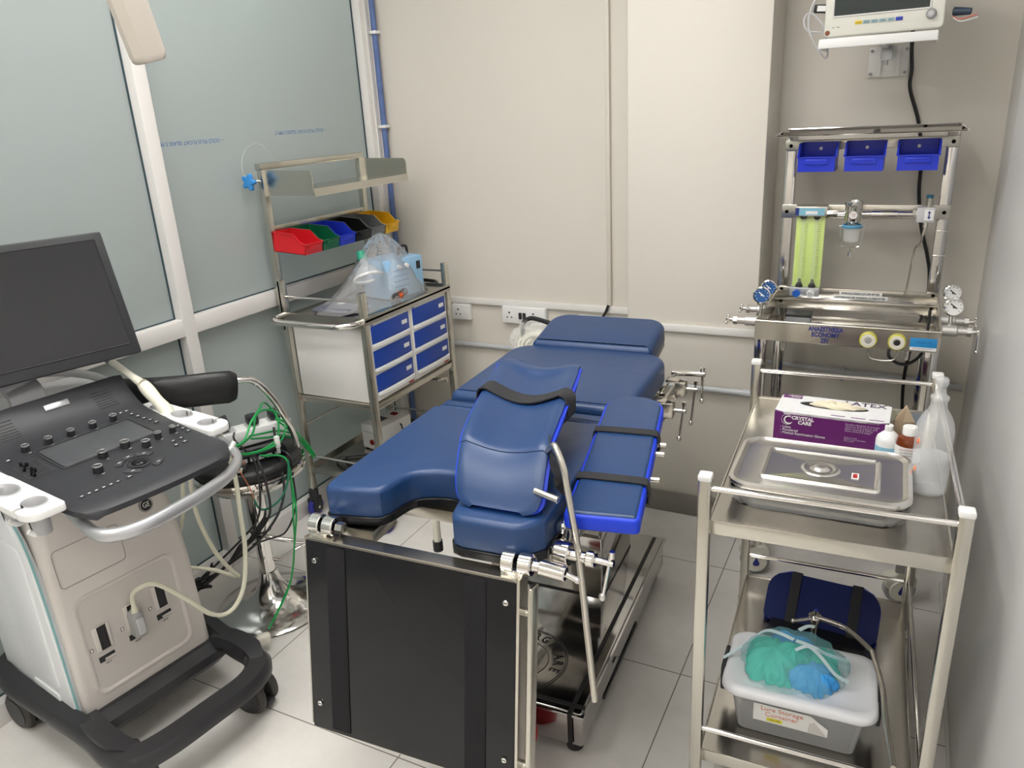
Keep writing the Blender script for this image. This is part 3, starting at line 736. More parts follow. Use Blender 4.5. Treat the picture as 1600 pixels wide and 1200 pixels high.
MB().b2((-hx, -hy, .53), (hx + .01, hy, .553), bev=.002).build('cabinet_tray', STEEL, CART)
g = MB(); g.b2((-hx, hy - .06, .47), (hx, hy - .045, .485)); g.tube(cr([(hx - .07, hy - .10, .50), (hx - .01, hy - .12, .50), (hx + .01, hy - .09, .50), (hx + .0, hy - .05, .49)], 4), .006); g.build('tray_bracket', STEEL, CART)
# lower shelf
g = MB(); g.b2((-hx, -hy, .215), (hx, hy, .221)); g.b2((-hx, -hy - .004, .205), (hx, -hy + .0, .236)); g.b2((-hx, hy, .205), (hx, hy + .004, .236)); g.b2((hx - .002, -hy, .205), (hx + .002, hy, .236)); g.b2((-hx - .002, -hy, .205), (-hx + .002, hy, .236)); g.build('lower_shelf', SHELF, CART)
for y in (-hy, hy): MB().cyl((-hx, y, .285), (hx, y, .285), .0045).build('guard_rail', CHROME, CART)
MB().cyl((-hx + .004, -hy, .42), (-hx + .004, hy, .42), .004).build('back_rod', CHROME, CART)
BLUW = mat('blue_rubber_wheel', (0.03, 0.035, 0.30), .45)
for x in (-hx, hx):
    for y in (-hy, hy):
        cst = MB().cyl((x, y, .075), (x, y, .125), .020, n=16).build('caster', BLACK, CART)
        g = MB(); g.box((x - .016, y, .052), (.006, .05, .06), bev=.002); g.box((x + .016, y, .052), (.006, .05, .06), bev=.002); g.box((x, y, .082), (.04, .05, .012), bev=.003); g.build('fork', BLACK, cst)
        g = MB(); g.cyl((x - .012, y, .042), (x + .012, y, .042), .042, bev=.006, n=28); g.build('wheel', BLUW, cst)
        g = MB(); g.cyl((x - .0135, y, .042), (x + .0135, y, .042), .026, n=20); g.build('hub', BLACK, cst)
        g = MB(); g.cyl((x - .022, y, .042), (x + .022, y, .042), .006, n=10); g.build('axle', CHROME, cst)
# blue star knob on the rear upright
t = thing('star_knob', 'light blue five-lobed plastic knob screwed to the top left upright of the crash cart', 'knob', (-2.165, 2.215 - .005, 1.405))
KB = mat('sky_blue_plastic', (0.04, 0.25, 0.62), .35)
pl = []
for i in range(50):
    a = 2 * PI * i / 50; r = .0255 + .0065 * math.cos(5 * a); pl.append((r * math.cos(a), r * math.sin(a)))
kmx = frame_z((0, -.052, 0), (0.0, 1, 0.0)) 
MB().prism(pl, -.008, .010, M=kmx, bt=.004, bb=.003).build('knob_head', KB, t)
MB().cyl((0, -.05, 0), (0, -.008, 0), .006, n=12).build('screw', CHROME, t)
# six bins
cols = [('red', (0.60, 0.012, 0.02)), ('green', (0.005, 0.12, 0.05)), ('blue', (0.03, 0.045, 0.50)), ('black', (0.012, 0.012, 0.013)), ('grey', (0.15, 0.155, 0.16)), ('yellow', (0.75, 0.42, 0.012))]
for i, (nm, c) in enumerate(cols):
    t = thing('storage_bin', '%s open-fronted plastic bin in the row hooked on the crash cart' % nm, 'storage bin', (-2.135, 2.256 + i * .1030, 1.218), math.radians(0), 'coloured storage bins on the crash cart')
    t.rotation_euler = (0, math.radians(4), 0)
    bin_parts(t, mat(nm + '_bin_plastic', c, .35), .096, .155, .076)
# nebuliser under clear bag ---------------------------------------------------
bx, by, bz = -1.955, 2.60, .897
LB = mat('pale_blue_plastic', (0.28, 0.50, 0.72), .35)
t = thing('suction_unit', 'pale blue boxy machine under a clear bag on the crash cart worktop', 'medical device', (-1.895, 2.615, bz), math.radians(-12))
MB().box((0, 0, .080), (.16, .20, .16), bev=.010).build('housing', LB, t)
MB().box((.081, .07, .120), (.004, .020, .032)).build('switch', BLACK, t)
g = MB(); 
for k_ in range(4): g.box((.0806, -.03, .05 + k_ * .022), (.003, .08, .004))
g.build('vents', mat('mid_blue', (.12, .28, .5), .4), t)
g = MB(); g.tube(cr([(-.0, .04, .158), (0, .045, .19), (0, .085, .19), (0, .09, .158)], 5), .006); g.build('carry_handle', BLACK, t)
for k_, yy in ((0, -.04), (1, .0)): MB().cyl((.079, yy, .13), (.092, yy, .13), .009, n=14).build('knob', WHITE, t)
t = thing('breathing_mask', 'clear face mask with white rim and green cap inside the bag on the cart', 'face mask', (-1.925, 2.46, bz + .12), 0)
mm = frame_z((0.01, .01, -.02), (-.42, .25, .87))
MB().lathe([(.058, 0), (.056, .006), (.047, .028), (.026, .05), (.016, .058), (.016, .078)], 28, M=mm).build('cup', mat('clear_mask', (.9, .95, .97), .1, alpha=.35, coat=.5), t)
MB().tube([mm @ Vector((.058 * math.cos(2 * PI * i / 32), .058 * math.sin(2 * PI * i / 32), 0)) for i in range(32)], .0065, 8, closed=True).build('rim', WHITE, t)
MB().cyl(mm @ Vector((0, 0, .078)), mm @ Vector((0, 0, .112)), .021, .017).build('green_cap', mat('green_cap', (.03, .32, .2), .4), t)
t = thing('manual_folder', 'flat dark wallet with a white sticker inside the clear bag on the crash cart', 'wallet', (-1.955, 2.325, bz + .004), math.radians(6))
MB().box((0, 0, .008), (.17, .14, .014), bev=.004).build('cover', mat('slate_cover', (.13, .14, .18), .45), t)
MB().box((-.01, .02, .0162), (.03, .022, .0015)).build('sticker', PAPER, t)
t = thing('mains_lead', 'coiled grey mains lead with an orange tie inside the clear bag', 'cable', (-1.80, 2.50, bz + .022), 0)
g = MB()
for k_ in range(5): g.tube([(.004 * math.sin(a * 2 + k_) + .006 * k_ - .01, (.035 + .004 * k_) * math.cos(a), .005 * k_ - .008 + .014 * math.sin(a) + .004 * math.cos(3 * a + k_)) for a in [2 * PI * i / 24 for i in range(24)]], .0032, 6, closed=True)
g.build('coil', mat('dark_grey_cable', (.09, .09, .095), .4), t)
MB().lathe([(.012, -.012), (.017, -.008), (.017, .008), (.012, .012)], 12, M=frame_z((.005, .0, .006), (0, 1, .2))).build('tie', mat('orange_tie', (.7, .13, .04), .5), t)
# the bag
g = MB(); rows = []
import random as _r; _r.seed(3)
outl = lambda a: Vector((math.cos(a), math.sin(a)))
NV, NA = 18, 56
for i in range(NV + 1):
    v = i / NV; row = []
    for j in range(NA):
        a = 2 * PI * j / NA
        c, s_ = math.cos(a), math.sin(a)
        # footprint at the bottom : long towards -y ; peak over the machine
        R_ = .155 * abs(c) ** 1 + 0
        ex = .165 * (1 if c > 0 else 1.0) * (abs(c) ** .7) * (1 if c > 0 else -1)
        ey = (.20 if s_ > 0 else .34) * (abs(s_) ** .8) * (1 if s_ > 0 else -1)
        sh = (1 - v) ** .62 if s_ > -.2 else (1 - v) ** .9
        if v > .99: sh = 0.02
        zz = .262 * (v ** (1.0 if s_ > -.3 else 1.45))
        fold = 1 + .05 * math.sin(7 * a + 3 * v) + .035 * math.sin(13 * a - 5 * v)
        px = -1.93 + .02 * v + ex * sh * fold; py = 2.565 + .005 * v + ey * sh * fold
        px = min(max(px, -2.10), -1.765)
        row.append(Vector((px, py, .9005 + zz + .003 * math.sin(9 * a + 11 * v) * (1 - v))))
    rows.append(row)
g.grid(rows, closed_u=True)
def film():
    m = bpy.data.materials.new('clear_film'); m.use_nodes = True
    nt = m.node_tree; N = nt.nodes; L = nt.links; N.clear(); o = N.new('ShaderNodeOutputMaterial')
    tr = N.new('ShaderNodeBsdfTransparent'); tr.inputs[0].default_value = (.97, .975, .98, 1)
    gl = N.new('ShaderNodeBsdfGlossy'); gl.inputs['Roughness'].default_value = .12
    df = N.new('ShaderNodeBsdfDiffuse'); df.inputs[0].default_value = (.85, .86, .88, 1)
    lw = N.new('ShaderNodeLayerWeight'); lw.inputs[0].default_value = .22
    nz = N.new('ShaderNodeTexNoise'); nz.inputs['Scale'].default_value = 18; nz.inputs['Detail'].default_value = 3; nz.inputs['Distortion'].default_value = 1.2
    tc = N.new('ShaderNodeTexCoord'); L.new(tc.outputs['Object'], nz.inputs['Vector'])
    bp = N.new('ShaderNodeBump'); bp.inputs['Strength'].default_value = 1.0; bp.inputs['Distance'].default_value = .012
    L.new(nz.outputs[0], bp.inputs['Height']); L.new(bp.outputs[0], gl.inputs['Normal']); L.new(bp.outputs[0], lw.inputs['Normal'])
    a = N.new('ShaderNodeMixShader'); a.inputs[0].default_value = .24; L.new(tr.outputs[0], a.inputs[1]); L.new(df.outputs[0], a.inputs[2])
    b_ = N.new('ShaderNodeMixShader'); L.new(lw.outputs['Fresnel'], b_.inputs[0]); L.new(a.outputs[0], b_.inputs[1]); L.new(gl.outputs[0], b_.inputs[2])
    L.new(b_.outputs[0], o.inputs[0]); return m
FILM = film()
o = g.build('clear_bag', FILM, smooth=60); tag(o, 'crumpled clear plastic bag draped over the devices on the crash cart', 'plastic bag')
# white box on the lower shelf with cable
t = thing('battery_box', 'white metal box with a round red button on the lower shelf of the crash cart', 'electrical box', (-1.975, 2.555, .222), math.radians(-8))
MB().box((0, 0, .062), (.125, .19, .115), bev=.006).build('housing', WHITE, t)
MB().cyl((-.0, -.095, .04), (-.0, -.102, .04), .013, n=20, bev=.002).build('red_button', mat('dark_red', (.25, .01, .015), .25), t)
MB().box((.0, -.0955, .085), (.10, .003, .003)).build('seam', LGREY, t)
MB().box((.0, .055, .1205), (.03, .024, .008), bev=.001).build('red_switch', mat('dark_red', (.25, .01, .015), .25), t)
MB().box((-.02, -.02, .1195), (.06, .05, .003)).build('panel', BLACK, t)
for x in (-.05, .05):
    for y in (-.08, .08): MB().cyl((x, y, 0), (x, y, .006), .008, n=10).build('foot', RUBBER, t)
o = MB().tube(cr([(-1.955, 2.45, .285), (-1.94, 2.41, .24), (-1.90, 2.36, .226), (-1.99, 2.30, .226), (-2.05, 2.36, .228), (-1.93, 2.40, .230), (-1.88, 2.33, .228), (-2.00, 2.27, .228), (-2.08, 2.33, .228), (-1.98, 2.40, .232), (-1.86, 2.42, .228), (-1.86, 2.5, .226), (-1.88, 2.55, .26), (-1.895, 2.56, .31), (-1.91, 2.57, .318)], 6), .0032, 6).build('black_lead', CABLEB)
tag(o, 'thin black cable tangled on the lower shelf of the crash cart', 'cable')
# ================================================================ ULTRASOUND MACHINE (local: +x towards operator, +y to its right side in view)
USO = Vector((-1.78, 1.09, 0)); USA = math.radians(-8)
US = thing('ultrasound_machine', 'white and charcoal ultrasound machine on casters with a large dark monitor at the left', 'ultrasound machine', USO, USA)
def ul(p):
    d = Vector(p) - USO; c, s = math.cos(USA), math.sin(USA); return Vector((c * d.x + s * d.y, -s * d.x + c * d.y, d.z))
# body : vertical loft of rounded outlines
def loft(levels, n=6):
    g = MB(); rows = []
    for z, x0, y0, x1, y1, r in levels: rows.append([Vector((x, y, z)) for x, y in rrect(x0, y0, x1, y1, r, n)])
    V = g.grid(rows, closed_u=True); g.bm.faces.new(V[0][::-1]); g.bm.faces.new(V[-1]); return g
loft([(.13, -.36, -.185, .035, .182, .02), (.16, -.37, -.19, .040, .185, .022), (.45, -.35, -.192, .028, .185, .026), (.60, -.33, -.190, .020, .178, .03), (.68, -.31, -.182, .008, .168, .035), (.75, -.28, -.165, -.02, .150, .04), (.83, -.24, -.14, -.03, .13, .04)]).build('body', MACH, US)
# side cover on the near side with teal edge
g = MB(); Mx = Matrix(((1, 0, 0, 0), (0, 0, 1, 0), (0, 1, 0, 0), (0, 0, 0, 1)))
side = [(.018, .15), (.014, .45), (.004, .60), (-.02, .675), (-.06, .73), (-.12, .77), (-.20, .79), (-.33, .79), (-.36, .70), (-.37, .15)]
g.prism(side, -.206, -.188, M=Mx, bt=.001, bb=.008); g.build('side_cover', SIDEW, US)
TEAL = mat('teal_line', (.25, .48, .50), .4)
g = MB(); g.sweep(cr([(.021, -.200, .15), (.0175, -.200, .45), (.007, -.200, .60), (-.017, -.198, .68), (-.06, -.196, .737), (-.12, -.195, .778)], 5), [(-.002, -.003), (.002, -.003), (.002, .003), (-.002, .003)], side=(0, 1, 0)); g.build('teal_edge', TEAL, US)
g = MB(); g.prism(rrect(-.13, .26, -.123, .56, .003), -.2075, -.2062, M=Mx); g.build('side_slot', INKB, US)
g = MB(); g.prism(rrect(-.19, .23, -.03, .66, .03), -.2100, -.2055, M=Mx, bb=.004); g.build('side_panel', SIDEW, US)
g = MB(); g.prism(rrect(-.19, .17, -.05, .215, .012), -.2098, -.2055, M=Mx, bb=.002); g.build('side_vent', SIDEW, US)
# recess panel on the front : raised lip frame and inner face
def fx(z): return .040 - (z - .16) * (.012 / .29) if z < .45 else .028 - (z - .45) * .053
fm = frame((fx(.35) , -.005, .35), (0, 1, 0), (1, 0, .045))
outer = rrect(-.145, -.145, .135, .145, [.03, .03, .03, .035], 6); inner = rrect(-.135, -.135, .125, .133, [.024, .024, .024, .028], 6)
g = MB(); n_ = len(outer)
A = [g.bm.verts.new(fm @ Vector((x, y, .0005))) for x, y in outer]; B = [g.bm.verts.new(fm @ Vector((x, y, .0042))) for x, y in outer]
Cc = [g.bm.verts.new(fm @ Vector((x, y, .0042))) for x, y in rrect(-.141, -.141, .131, .140, .028, 6)]; D = [g.bm.verts.new(fm @ Vector((x, y, .0004))) for x, y in inner]
for P_, Q_ in ((A, B), (B, Cc), (Cc, D)):
    for j in range(n_): k_ = (j + 1) % n_; g.bm.faces.new((P_[j], P_[k_], Q_[k_], Q_[j]))
g.build('port_surround', MACH, US)
g = MB(); g.prism(inner, -.0005, .0006, M=fm); g.build('port_face', mat('port_face', (.60, .565, .53), .45), US)
for i, cy in enumerate((-.098, -.012, .072)):
    pt = MB().b2((cy - .022, -.020 + .012 * i - .004, .0008), (cy + .022, .052 + .012 * i - .004, .0062), M=fm, bev=.004).build('probe_port', MACH, US)
    yo = .012 * i - .004
    MB().b2((cy - .010, -.018 + yo, .006), (cy + .014, .050 + yo, .0068), M=fm).build('port_slot', INKB, pt)
    MB().b2((cy - .004, -.012 + yo, .0066), (cy + .006, .044 + yo, .0078), M=fm).build('contact_bar', BLACK, pt)
    g = MB(); g.b2((cy - .022, -.052 + yo, .0008), (cy + .02, -.036 + yo, .004), M=fm, bev=.001); q = g.build('latch_slot', INKB, pt)
    MB().b2((cy - .008, -.050 + yo, .003), (cy + .02, -.044 + yo, .005), M=fm).build('latch', MACH, pt)
    text('port_print', 'ABCD', .006, INKB, fm @ T(cy, -.062 + yo, .0008), pt)
    g = MB(); g.b2((cy - .037, -.012 + yo, .0008), (cy - .0285, -.002 + yo, .0012), M=fm); g.build('port_icon', INKB, pt)
    MB().b2((cy - .0355, -.0105 + yo, .0011), (cy - .030, -.0035 + yo, .0014), M=fm).build('port_icon_inner', PAPER, pt)
# service door seam above
g = MB(); sm = frame((fx(.58) + .001, -.055, .585), (0, 1, 0), (1, 0, .05))
rr_ = rrect(-.105, -.05, .065, .055, .012, 4)
g.tube([sm @ Vector((x, y, .0)) for x, y in rr_], .0009, 5, closed=True); g.build('service_door_seam', mat('seam_shadow_grey', (.28, .26, .24), .6), US)
# round logo
lg = frame((.012, .098, .650), (0, 1, 0), (1, 0, .12))
g = MB(); g.cyl((0, 0, 0), (0, 0, .0022), .0195, M=lg, n=32); bd = g.build('round_badge', INKB, US)
g = MB(); g.tube([lg @ Vector((.0172 * math.cos(2 * PI * k_ / 40), .0172 * math.sin(2 * PI * k_ / 40), .0024)) for k_ in range(40)], .0008, 5, closed=True); g.build('badge_ring', WHITE, bd)
text('badge_letters', 'GE', .021, WHITE, lg @ T(0, 0, .0024), bd, sx=.8)
# base frame
BK = mat('base_charcoal', (0.028, 0.028, 0.031), .35, bump=.05, bscale=300)
loop_o = cr([(-.40, -.19, 0), (-.30, -.235, 0), (-.10, -.232, 0), (.10, -.222, 0), (.20, -.225, 0), (.275, -.205, 0), (.300, -.13, 0), (.303, 0, 0), (.300, .12, 0), (.265, .192, 0), (.20, .212, 0), (.10, .212, 0), (-.10, .232, 0), (-.30, .235, 0), (-.40, .19, 0), (-.42, 0, 0)], 6, closed=True)
pr = [(-.030, -.028), (.004, -.032), (.022, -.018), (.024, .006), (.012, .022), (-.024, .026), (-.034, .012)]
g = MB(); cs = []
rows = []
npts = len(loop_o)
for i, p in enumerate(loop_o):
    t_ = (loop_o[(i + 1) % npts] - loop_o[i - 1]).normalized(); nrm = Vector((t_.y, -t_.x, 0)); zb = .158 + .012 * (1 if p.x < .05 else max(0, 1 - (p.x - .05) / .15))
    wid = 1.0 + (.45 if p.x > .26 else (.45 * max(0, (p.x - .18) / .08)))
    rows.append([p + nrm * (a if a > 0 else a * wid) + Vector((0, 0, zb + b_)) for a, b_ in pr])
V = [[g.bm.verts.new(p) for p in r] for r in rows]
for i in range(npts):
    A_, B_ = V[i], V[(i + 1) % npts]
    for j in range(len(pr)): k_ = (j + 1) % len(pr); g.bm.faces.new((A_[j], A_[k_], B_[k_], B_[j]))
g.build('base_bumper', BK, US, smooth=45)
loft([(.10, -.36, -.20, .065, .20, .03), (.125, -.38, -.215, .085, .215, .03), (.15, -.38, -.215, .082, .215, .03), (.172, -.37, -.205, .055, .205, .03)]).build('base_deck', BK, US)
for s in (-1, 1):
    g = MB(); g.sweep(cr([(.05, s * .195, .175), (.12, s * .205, .185), (.20, s * .205, .182), (.26, s * .180, .172)], 5), [(-.03, -.02), (.03, -.02), (.026, .012), (-.026, .012)], side=(0, 1, 0), scale=[1] * 11 + [.9, .8, .7, .5, .3][:5]); g.build('bumper_shoulder', BK, US, smooth=50)
DKW = mat('wheel_tread_grey', (.055, .052, .048), .6)
for (x, y, st) in ((.225, .185, .25), (.205, -.175, -.1), (-.30, -.20, .1), (-.30, .20, .1)):
    M_ = T(x, y, 0) @ rotz(st)
    cst = MB().cyl((0, 0, .10), (0, 0, .150), .024, n=18, M=M_).build('caster', BLACK, US)
    g = MB(); g.box((-.012, 0, .085), (.07, .022, .05), bev=.008, M=M_); g.box((.035, 0, .032), (.02, .03, .018), bev=.004, M=M_); g.build('caster_housing', BLACK, cst)
    for s in (-1, 1):
        g = MB(); g.cyl((-.012, s * .014, .058), (-.012, s * .040, .058), .058, bev=.008, n=32, M=M_); wh = g.build('wheel', DKW, cst)
        g = MB(); g.cyl((-.012, s * .0395, .058), (-.012, s * .0425, .058), .044, n=28, M=M_, bev=.002); g.build('wheel_cover', BLACK, cst)
# ---- console
def zc(x):
    P_ = [(-.20, .985), (-.165, .955), (-.135, .925), (-.10, .900), (-.07, .889), (0, .8785), (.10, .869), (.20, .861), (.28, .854), (.315, .849), (.335, .838)]
    for (a, za), (b_, zb) in zip(P_, P_[1:]):
        if x <= b_: return za + (zb - za) * max(0, (x - a) / (b_ - a))
    return P_[-1][1]
xs = [-.175, -.155, -.13, -.105, -.08, -.05, 0, .05, .10, .15, .20, .24, .27, .295, .312, .324, .332]
rows = []
for x in xs:
    hw = .200 if x > -.06 else .200 + (-.06 - x) * .05
    if x > .20: hw = .200 - .034 * ((x - .20) / .132) ** 5
    rows.append([Vector((x + (.012 * (1 - (u * 2 - 1) ** 2) if x > .25 else 0), hw * (u * 2 - 1), zc(x) - (.004 if abs(u * 2 - 1) > .985 else 0))) for u in [i / 20 for i in range(21)]])
low_ = [[p - Vector((0, 0, .013 if p.x > .25 else .016)) for p in r] for r in rows]
closed_shell(rows, low_, 'console', CONSOLE, US)
CM = lambda x, y, dz=0: frame((x, y, zc(x) + dz), (1, 0, (zc(x + .01) - zc(x - .01)) / .02), (0, 0, 1)) # local x forward
g = MB(); g.prism(rrect(-.024, -.108, .102, .120, .008), .0, .0022, M=frame((0, 0, zc(0) + .0012), (1, 0, -.095), (0, 0, 1)), bt=.001); g.build('touch_panel', mat('touch_panel_glass', (.075, .078, .084), .30, var=.25, vscale=40), US)
g = MB(); g.tube([frame((0, 0, zc(0) + .0034), (1, 0, -.095), (0, 0, 1)) @ Vector((x, y, 0)) for x, y in rrect(-.030, -.114, .108, .126, .008)], .0011, 5, closed=True); g.build('panel_edge', mat('charcoal_line', (.06, .06, .065), .4), US)
g = MB(); g.box((0, 0, .003), (.016, .062, .003), M=frame((-.150, .012, zc(-.150)), (1, 0, -1.35), (0, 0, 1)) , bev=.001); g.build('silver_plate', SILVER, US)
g = MB()
for s in (-1, 1):
    g = MB()
    for k_ in range(7):
        xx = -.150 + k_ * .007; g.box((0, 0, .0006), (.0022, .05, .0012), M=frame((xx, s * .125, zc(xx)), (1, 0, -1.2), (0, 0, 1)))
    g.build('speaker_slots', INKB, US)
def knob(x, y, r=.0095, h=.016):
    M_ = CM(x, y); q = MB().cyl((0, 0, 0), (0, 0, h), r, r * .97, M=M_, bev=.001, n=24).build('knob', BLACK, US)
    g = MB(); g.lathe([(r * .98, h - .001), (r * .99, h + .0015), (r * .80, h + .002), (r * .74, h + .0005)], 24, M=M_); g.build('knob_ring', mat('satin_aluminium', (.7, .7, .7), .25, .9), q)
    g = MB(); g.b2((r * 1.4, -.0005, .0002), (r * 1.5, .006, .0008), M=M_); g.build('knob_mark', PAPER, q)
for y in (-.123, -.069, -.014, .042, .097): knob(-.048, y)
for x, y, r in ((.120, -.027, .0115), (.112, .034, .0115), (.150, .066, .0105), (.132, .110, .0085), (.130, .152, .0085), (.182, -.073, .0115)): knob(x, y, r)
# trackball and arc keys
M_ = CM(.216, .007)
g = MB(); g.lathe([(.026, .0002), (.0275, .0025), (.0245, .0035), (.0235, .001)], 32, M=M_); g.build('trackball_ring', CONSOLE, US)
g = MB(); g.lathe([(0, .0015), (.0235, .0012)], 28, M=M_); g.build('trackball_well', INKB, US); MB().sphere((0, 0, .0008), .017, (1, 1, .45), M=M_).build('trackball', BLKGLOSS, US)
KEY = mat('key_charcoal', (.05, .05, .056), .4)
for a0, a1 in ((20, 62), (112, 158), (165, 200), (205, 245), (288, 335)):
    g = MB(); P_ = []
    for k_ in range(7): a = math.radians(a0 + (a1 - a0) * k_ / 6); P_.append((.052 * math.cos(a), .052 * math.sin(a)))
    for k_ in range(7): a = math.radians(a1 - (a1 - a0) * k_ / 6); P_.append((.036 * math.cos(a), .036 * math.sin(a)))
    g.prism(P_, 0, .0035, M=M_, bt=.001); kk = g.build('arc_key', KEY, US)
    am_ = math.radians((a0 + a1) / 2); MB().b2((.044 * math.cos(am_) - .001, .044 * math.sin(am_) - .004, .0036), (.044 * math.cos(am_) + .001, .044 * math.sin(am_) + .004, .004), M=M_).build('key_mark', PAPER, kk)
def keyrow(x, y, n, dx, dy, w_=.012, d_=.008):
    for k_ in range(n):
        M2 = CM(x + dx * k_, y + dy * k_); q = MB().box((0, 0, .001), (d_, w_, .0035), M=M2, bev=.001).build('key', KEY, US)
        MB().b2((-.0012, -w_ * .22, .0028), (.0012, w_ * .22, .0032), M=M2).build('key_mark', PAPER, q)
keyrow(-.070, .130, 2, 0, .016); keyrow(-.045, .146, 4, .022, .004); keyrow(.045, .160, 1, 0, 0)
keyrow(.110, .180, 3, .024, -.001); keyrow(.180, .120, 2, 0, .022); keyrow(.205, .112, 2, .0, .024, .014)
keyrow(.262, -.155, 6, .0, .0165); keyrow(.262, -.045, 1, 0, 0, .016); keyrow(-.03, -.172, 1, 0, 0, .014)
g = MB(); g.box((0, 0, .0004), (.088, .056, .0012), M=CM(.052, -.155)); g.build('slider_bed', mat('key_charcoal', (.05, .05, .056), .4), US)
for k_ in range(8):
    xx = .016 + k_ * .0105; M2 = CM(xx, -.155); q = MB().box((0, 0, .0015), (.0012, .05, .0012), M=M2).build('slider_track', INKB, US)
    MB().box((0, -.010 + .008 * math.sin(k_ * 1.7), .006), (.006, .007, .011), M=M2, bev=.002).build('slider_cap', BLKGLOSS, q)
# white tray under the console with the probe holders
g = MB(); g.prism(rrect(-.33, -.215, .22, .215, [.06, .05, .05, .06], 6), .835, .857, bt=.003, bb=.003)
g.build('console_tray', SIDEW, US)
def cut(o, cutters):
    for c_ in cutters:
        md_ = o.modifiers.new('cut', 'BOOLEAN'); md_.operation = 'DIFFERENCE'; md_.solver = 'EXACT'; md_.object = c_
    bpy.context.view_layer.update()
    me = bpy.data.meshes.new_from_object(o.evaluated_get(bpy.context.evaluated_depsgraph_get()))
    o.modifiers.clear(); o.data = me
    me.polygons.foreach_set('use_smooth', [True] * len(me.polygons)); me.set_sharp_from_angle(angle=math.radians(35))
    for c_ in cutters: bpy.data.objects.remove(c_)
CUPG = mat('cup_grey', (.40, .40, .41), .4)
def holder_bank(outline, cups, s):
    pl_ = MB().prism(outline, .852, .872, bt=.004, bb=.003).build('probe_holder_rail', WHITE, US)
    cs = []
    for (x, y, rx, ry) in cups:
        e = MB().lathe([(0, -.04), (1, -.04), (1, .04), (0, .04)], 32, M=T(x, y, .862) @ Matrix.Diagonal((rx, ry, 1, 1))).build('cutter', WHITE, US); cs.append(e)
        e = MB().box((x + .004, y + s * .04, .862), (.011, .075, .08)).build('cutter', WHITE, US); cs.append(e)
    cut(pl_, cs)
    for (x, y, rx, ry) in cups:
        g = MB(); rows = []; a0 = math.radians(90 * s); n2 = 24
        for k_, z in ((1.0, .8725), (.90, .8735), (.78, .868), (.70, .835), (.66, .800), (.72, .800), (.80, .835), (1.0, .868)):
            rows.append([Vector((x + rx * k_ * math.cos(a), y + ry * k_ * math.sin(a), z)) for a in [a0 + math.radians(14) + (2 * PI - math.radians(28)) * i / n2 for i in range(n2 + 1)]])
        g.grid(rows); g.build('holder_liner', CUPG, US)
holder_bank(rrect(-.135, .196, .225, .268, [.01, .01, .034, .012], 6), [(-.070, .236, .026, .022), (.045, .234, .040, .024), (.165, .230, .030, .024)], 1)
holder_bank(rrect(-.10, -.278, .285, -.196, [.012, .036, .01, .01], 6), [(-.030, -.238, .030, .024), (.105, -.238, .042, .026), (.225, -.234, .032, .026)], -1)
for s, xs_ in ((1, (.20,)), (-1, (.21, .12))):
    for xx in xs_:
        g = MB(); g.tube(cr([(xx, s * .215, .85), (xx + .01, s * .225, .81), (xx + .02, s * .245, .80), (xx + .02, s * .262, .815)], 4), .006, 8); g.build('cable_hook', WHITE, US)
# silver grab handle
hp = cr([(.02, .215, .825), (.10, .262, .805), (.19, .262, .792), (.262, .235, .785), (.315, .17, .782), (.345, .09, .782), (.362, 0, .782), (.370, -.08, .782), (.358, -.135, .783), (.325, -.165, .786), (.27, -.168, .795), (.18, -.16, .815)], 6)
g = MB(); g.sweep(hp, [(.017 * math.cos(2 * PI * i / 12), .0125 * math.sin(2 * PI * i / 12)) for i in range(12)], side=(0, 0, 1)); g.build('grab_handle', SILVER, US, smooth=60)
g = MB(); g.prism(rrect(-.05, -.15, .26, .15, .05), .805, .836, bb=.01); g.build('tray_underside', LGREY, US)
g = MB(); g.tube(cr([(.262, .222, .800), (.275, .236, .785), (.272, .248, .770), (.258, .232, .768), (.262, .222, .79), (.268, .236, .74), (.275, .246, .70), (.282, .248, .665)], 5), .0014, 6); g.build('copper_tie', mat('copper_wire', (.45, .14, .07), .35, .5), US)
# back deck, monitor arm
g = MB(); g.prism(rrect(-.42, -.22, -.16, .19, [.05, .02, .02, .05], 6), .905, .93, bt=.008); g.build('rear_deck', LGREY, US)
g = MB(); g.tube(cr([(-.20, .185, .935), (-.26, .17, .955), (-.34, .10, .975), (-.40, -.03, .98), (-.42, -.2, .965)], 6), .012); g.build('rear_handle', LGREY, US)
g = MB(); g.lathe([(.062, 0), (.062, .006), (.054, .009), (0, .009)], 32, M=T(-.195, -.03, .930) @ Matrix.Diagonal((.7, 1, 1, 1))); g.build('swivel_disc', LGREY, US)
md = Vector((.272, .962, 0)).normalized(); mu = Vector((-.096, .027, .305)).normalized(); mc = Vector((-1.975, 1.095, 1.19))
dl = ul(USO + md) ; uu = ul(USO + mu); ml = frame(ul(mc), dl, dl.cross(uu))
g = MB(); g.prism(rrect(-.272, -.172, .272, .168, .006), -.022, .010, M=ml, bt=.003, bb=.008); mon = g.build('monitor', BLACK, US)
g = MB(); g.prism(rrect(-.248, -.140, .248, .147, .002), .0102, .0112, M=ml); g.build('monitor_screen', SCREEN, mon)
g = MB(); g.tube([ml @ Vector((x, y, .0105)) for x, y in rrect(-.250, -.142, .250, .149, .002, 2)], .0018, 5, closed=True); g.build('screen_border', INKB, mon)
g = MB(); g.prism(rrect(-.15, -.11, .15, .11, .02), -.04, -.02, M=ml, bb=.01); g.build('monitor_back', BLACK, mon)
a_ = Vector((-.195, -.03, .938)); e_ = ml @ Vector((-.02, -.11, -.05))
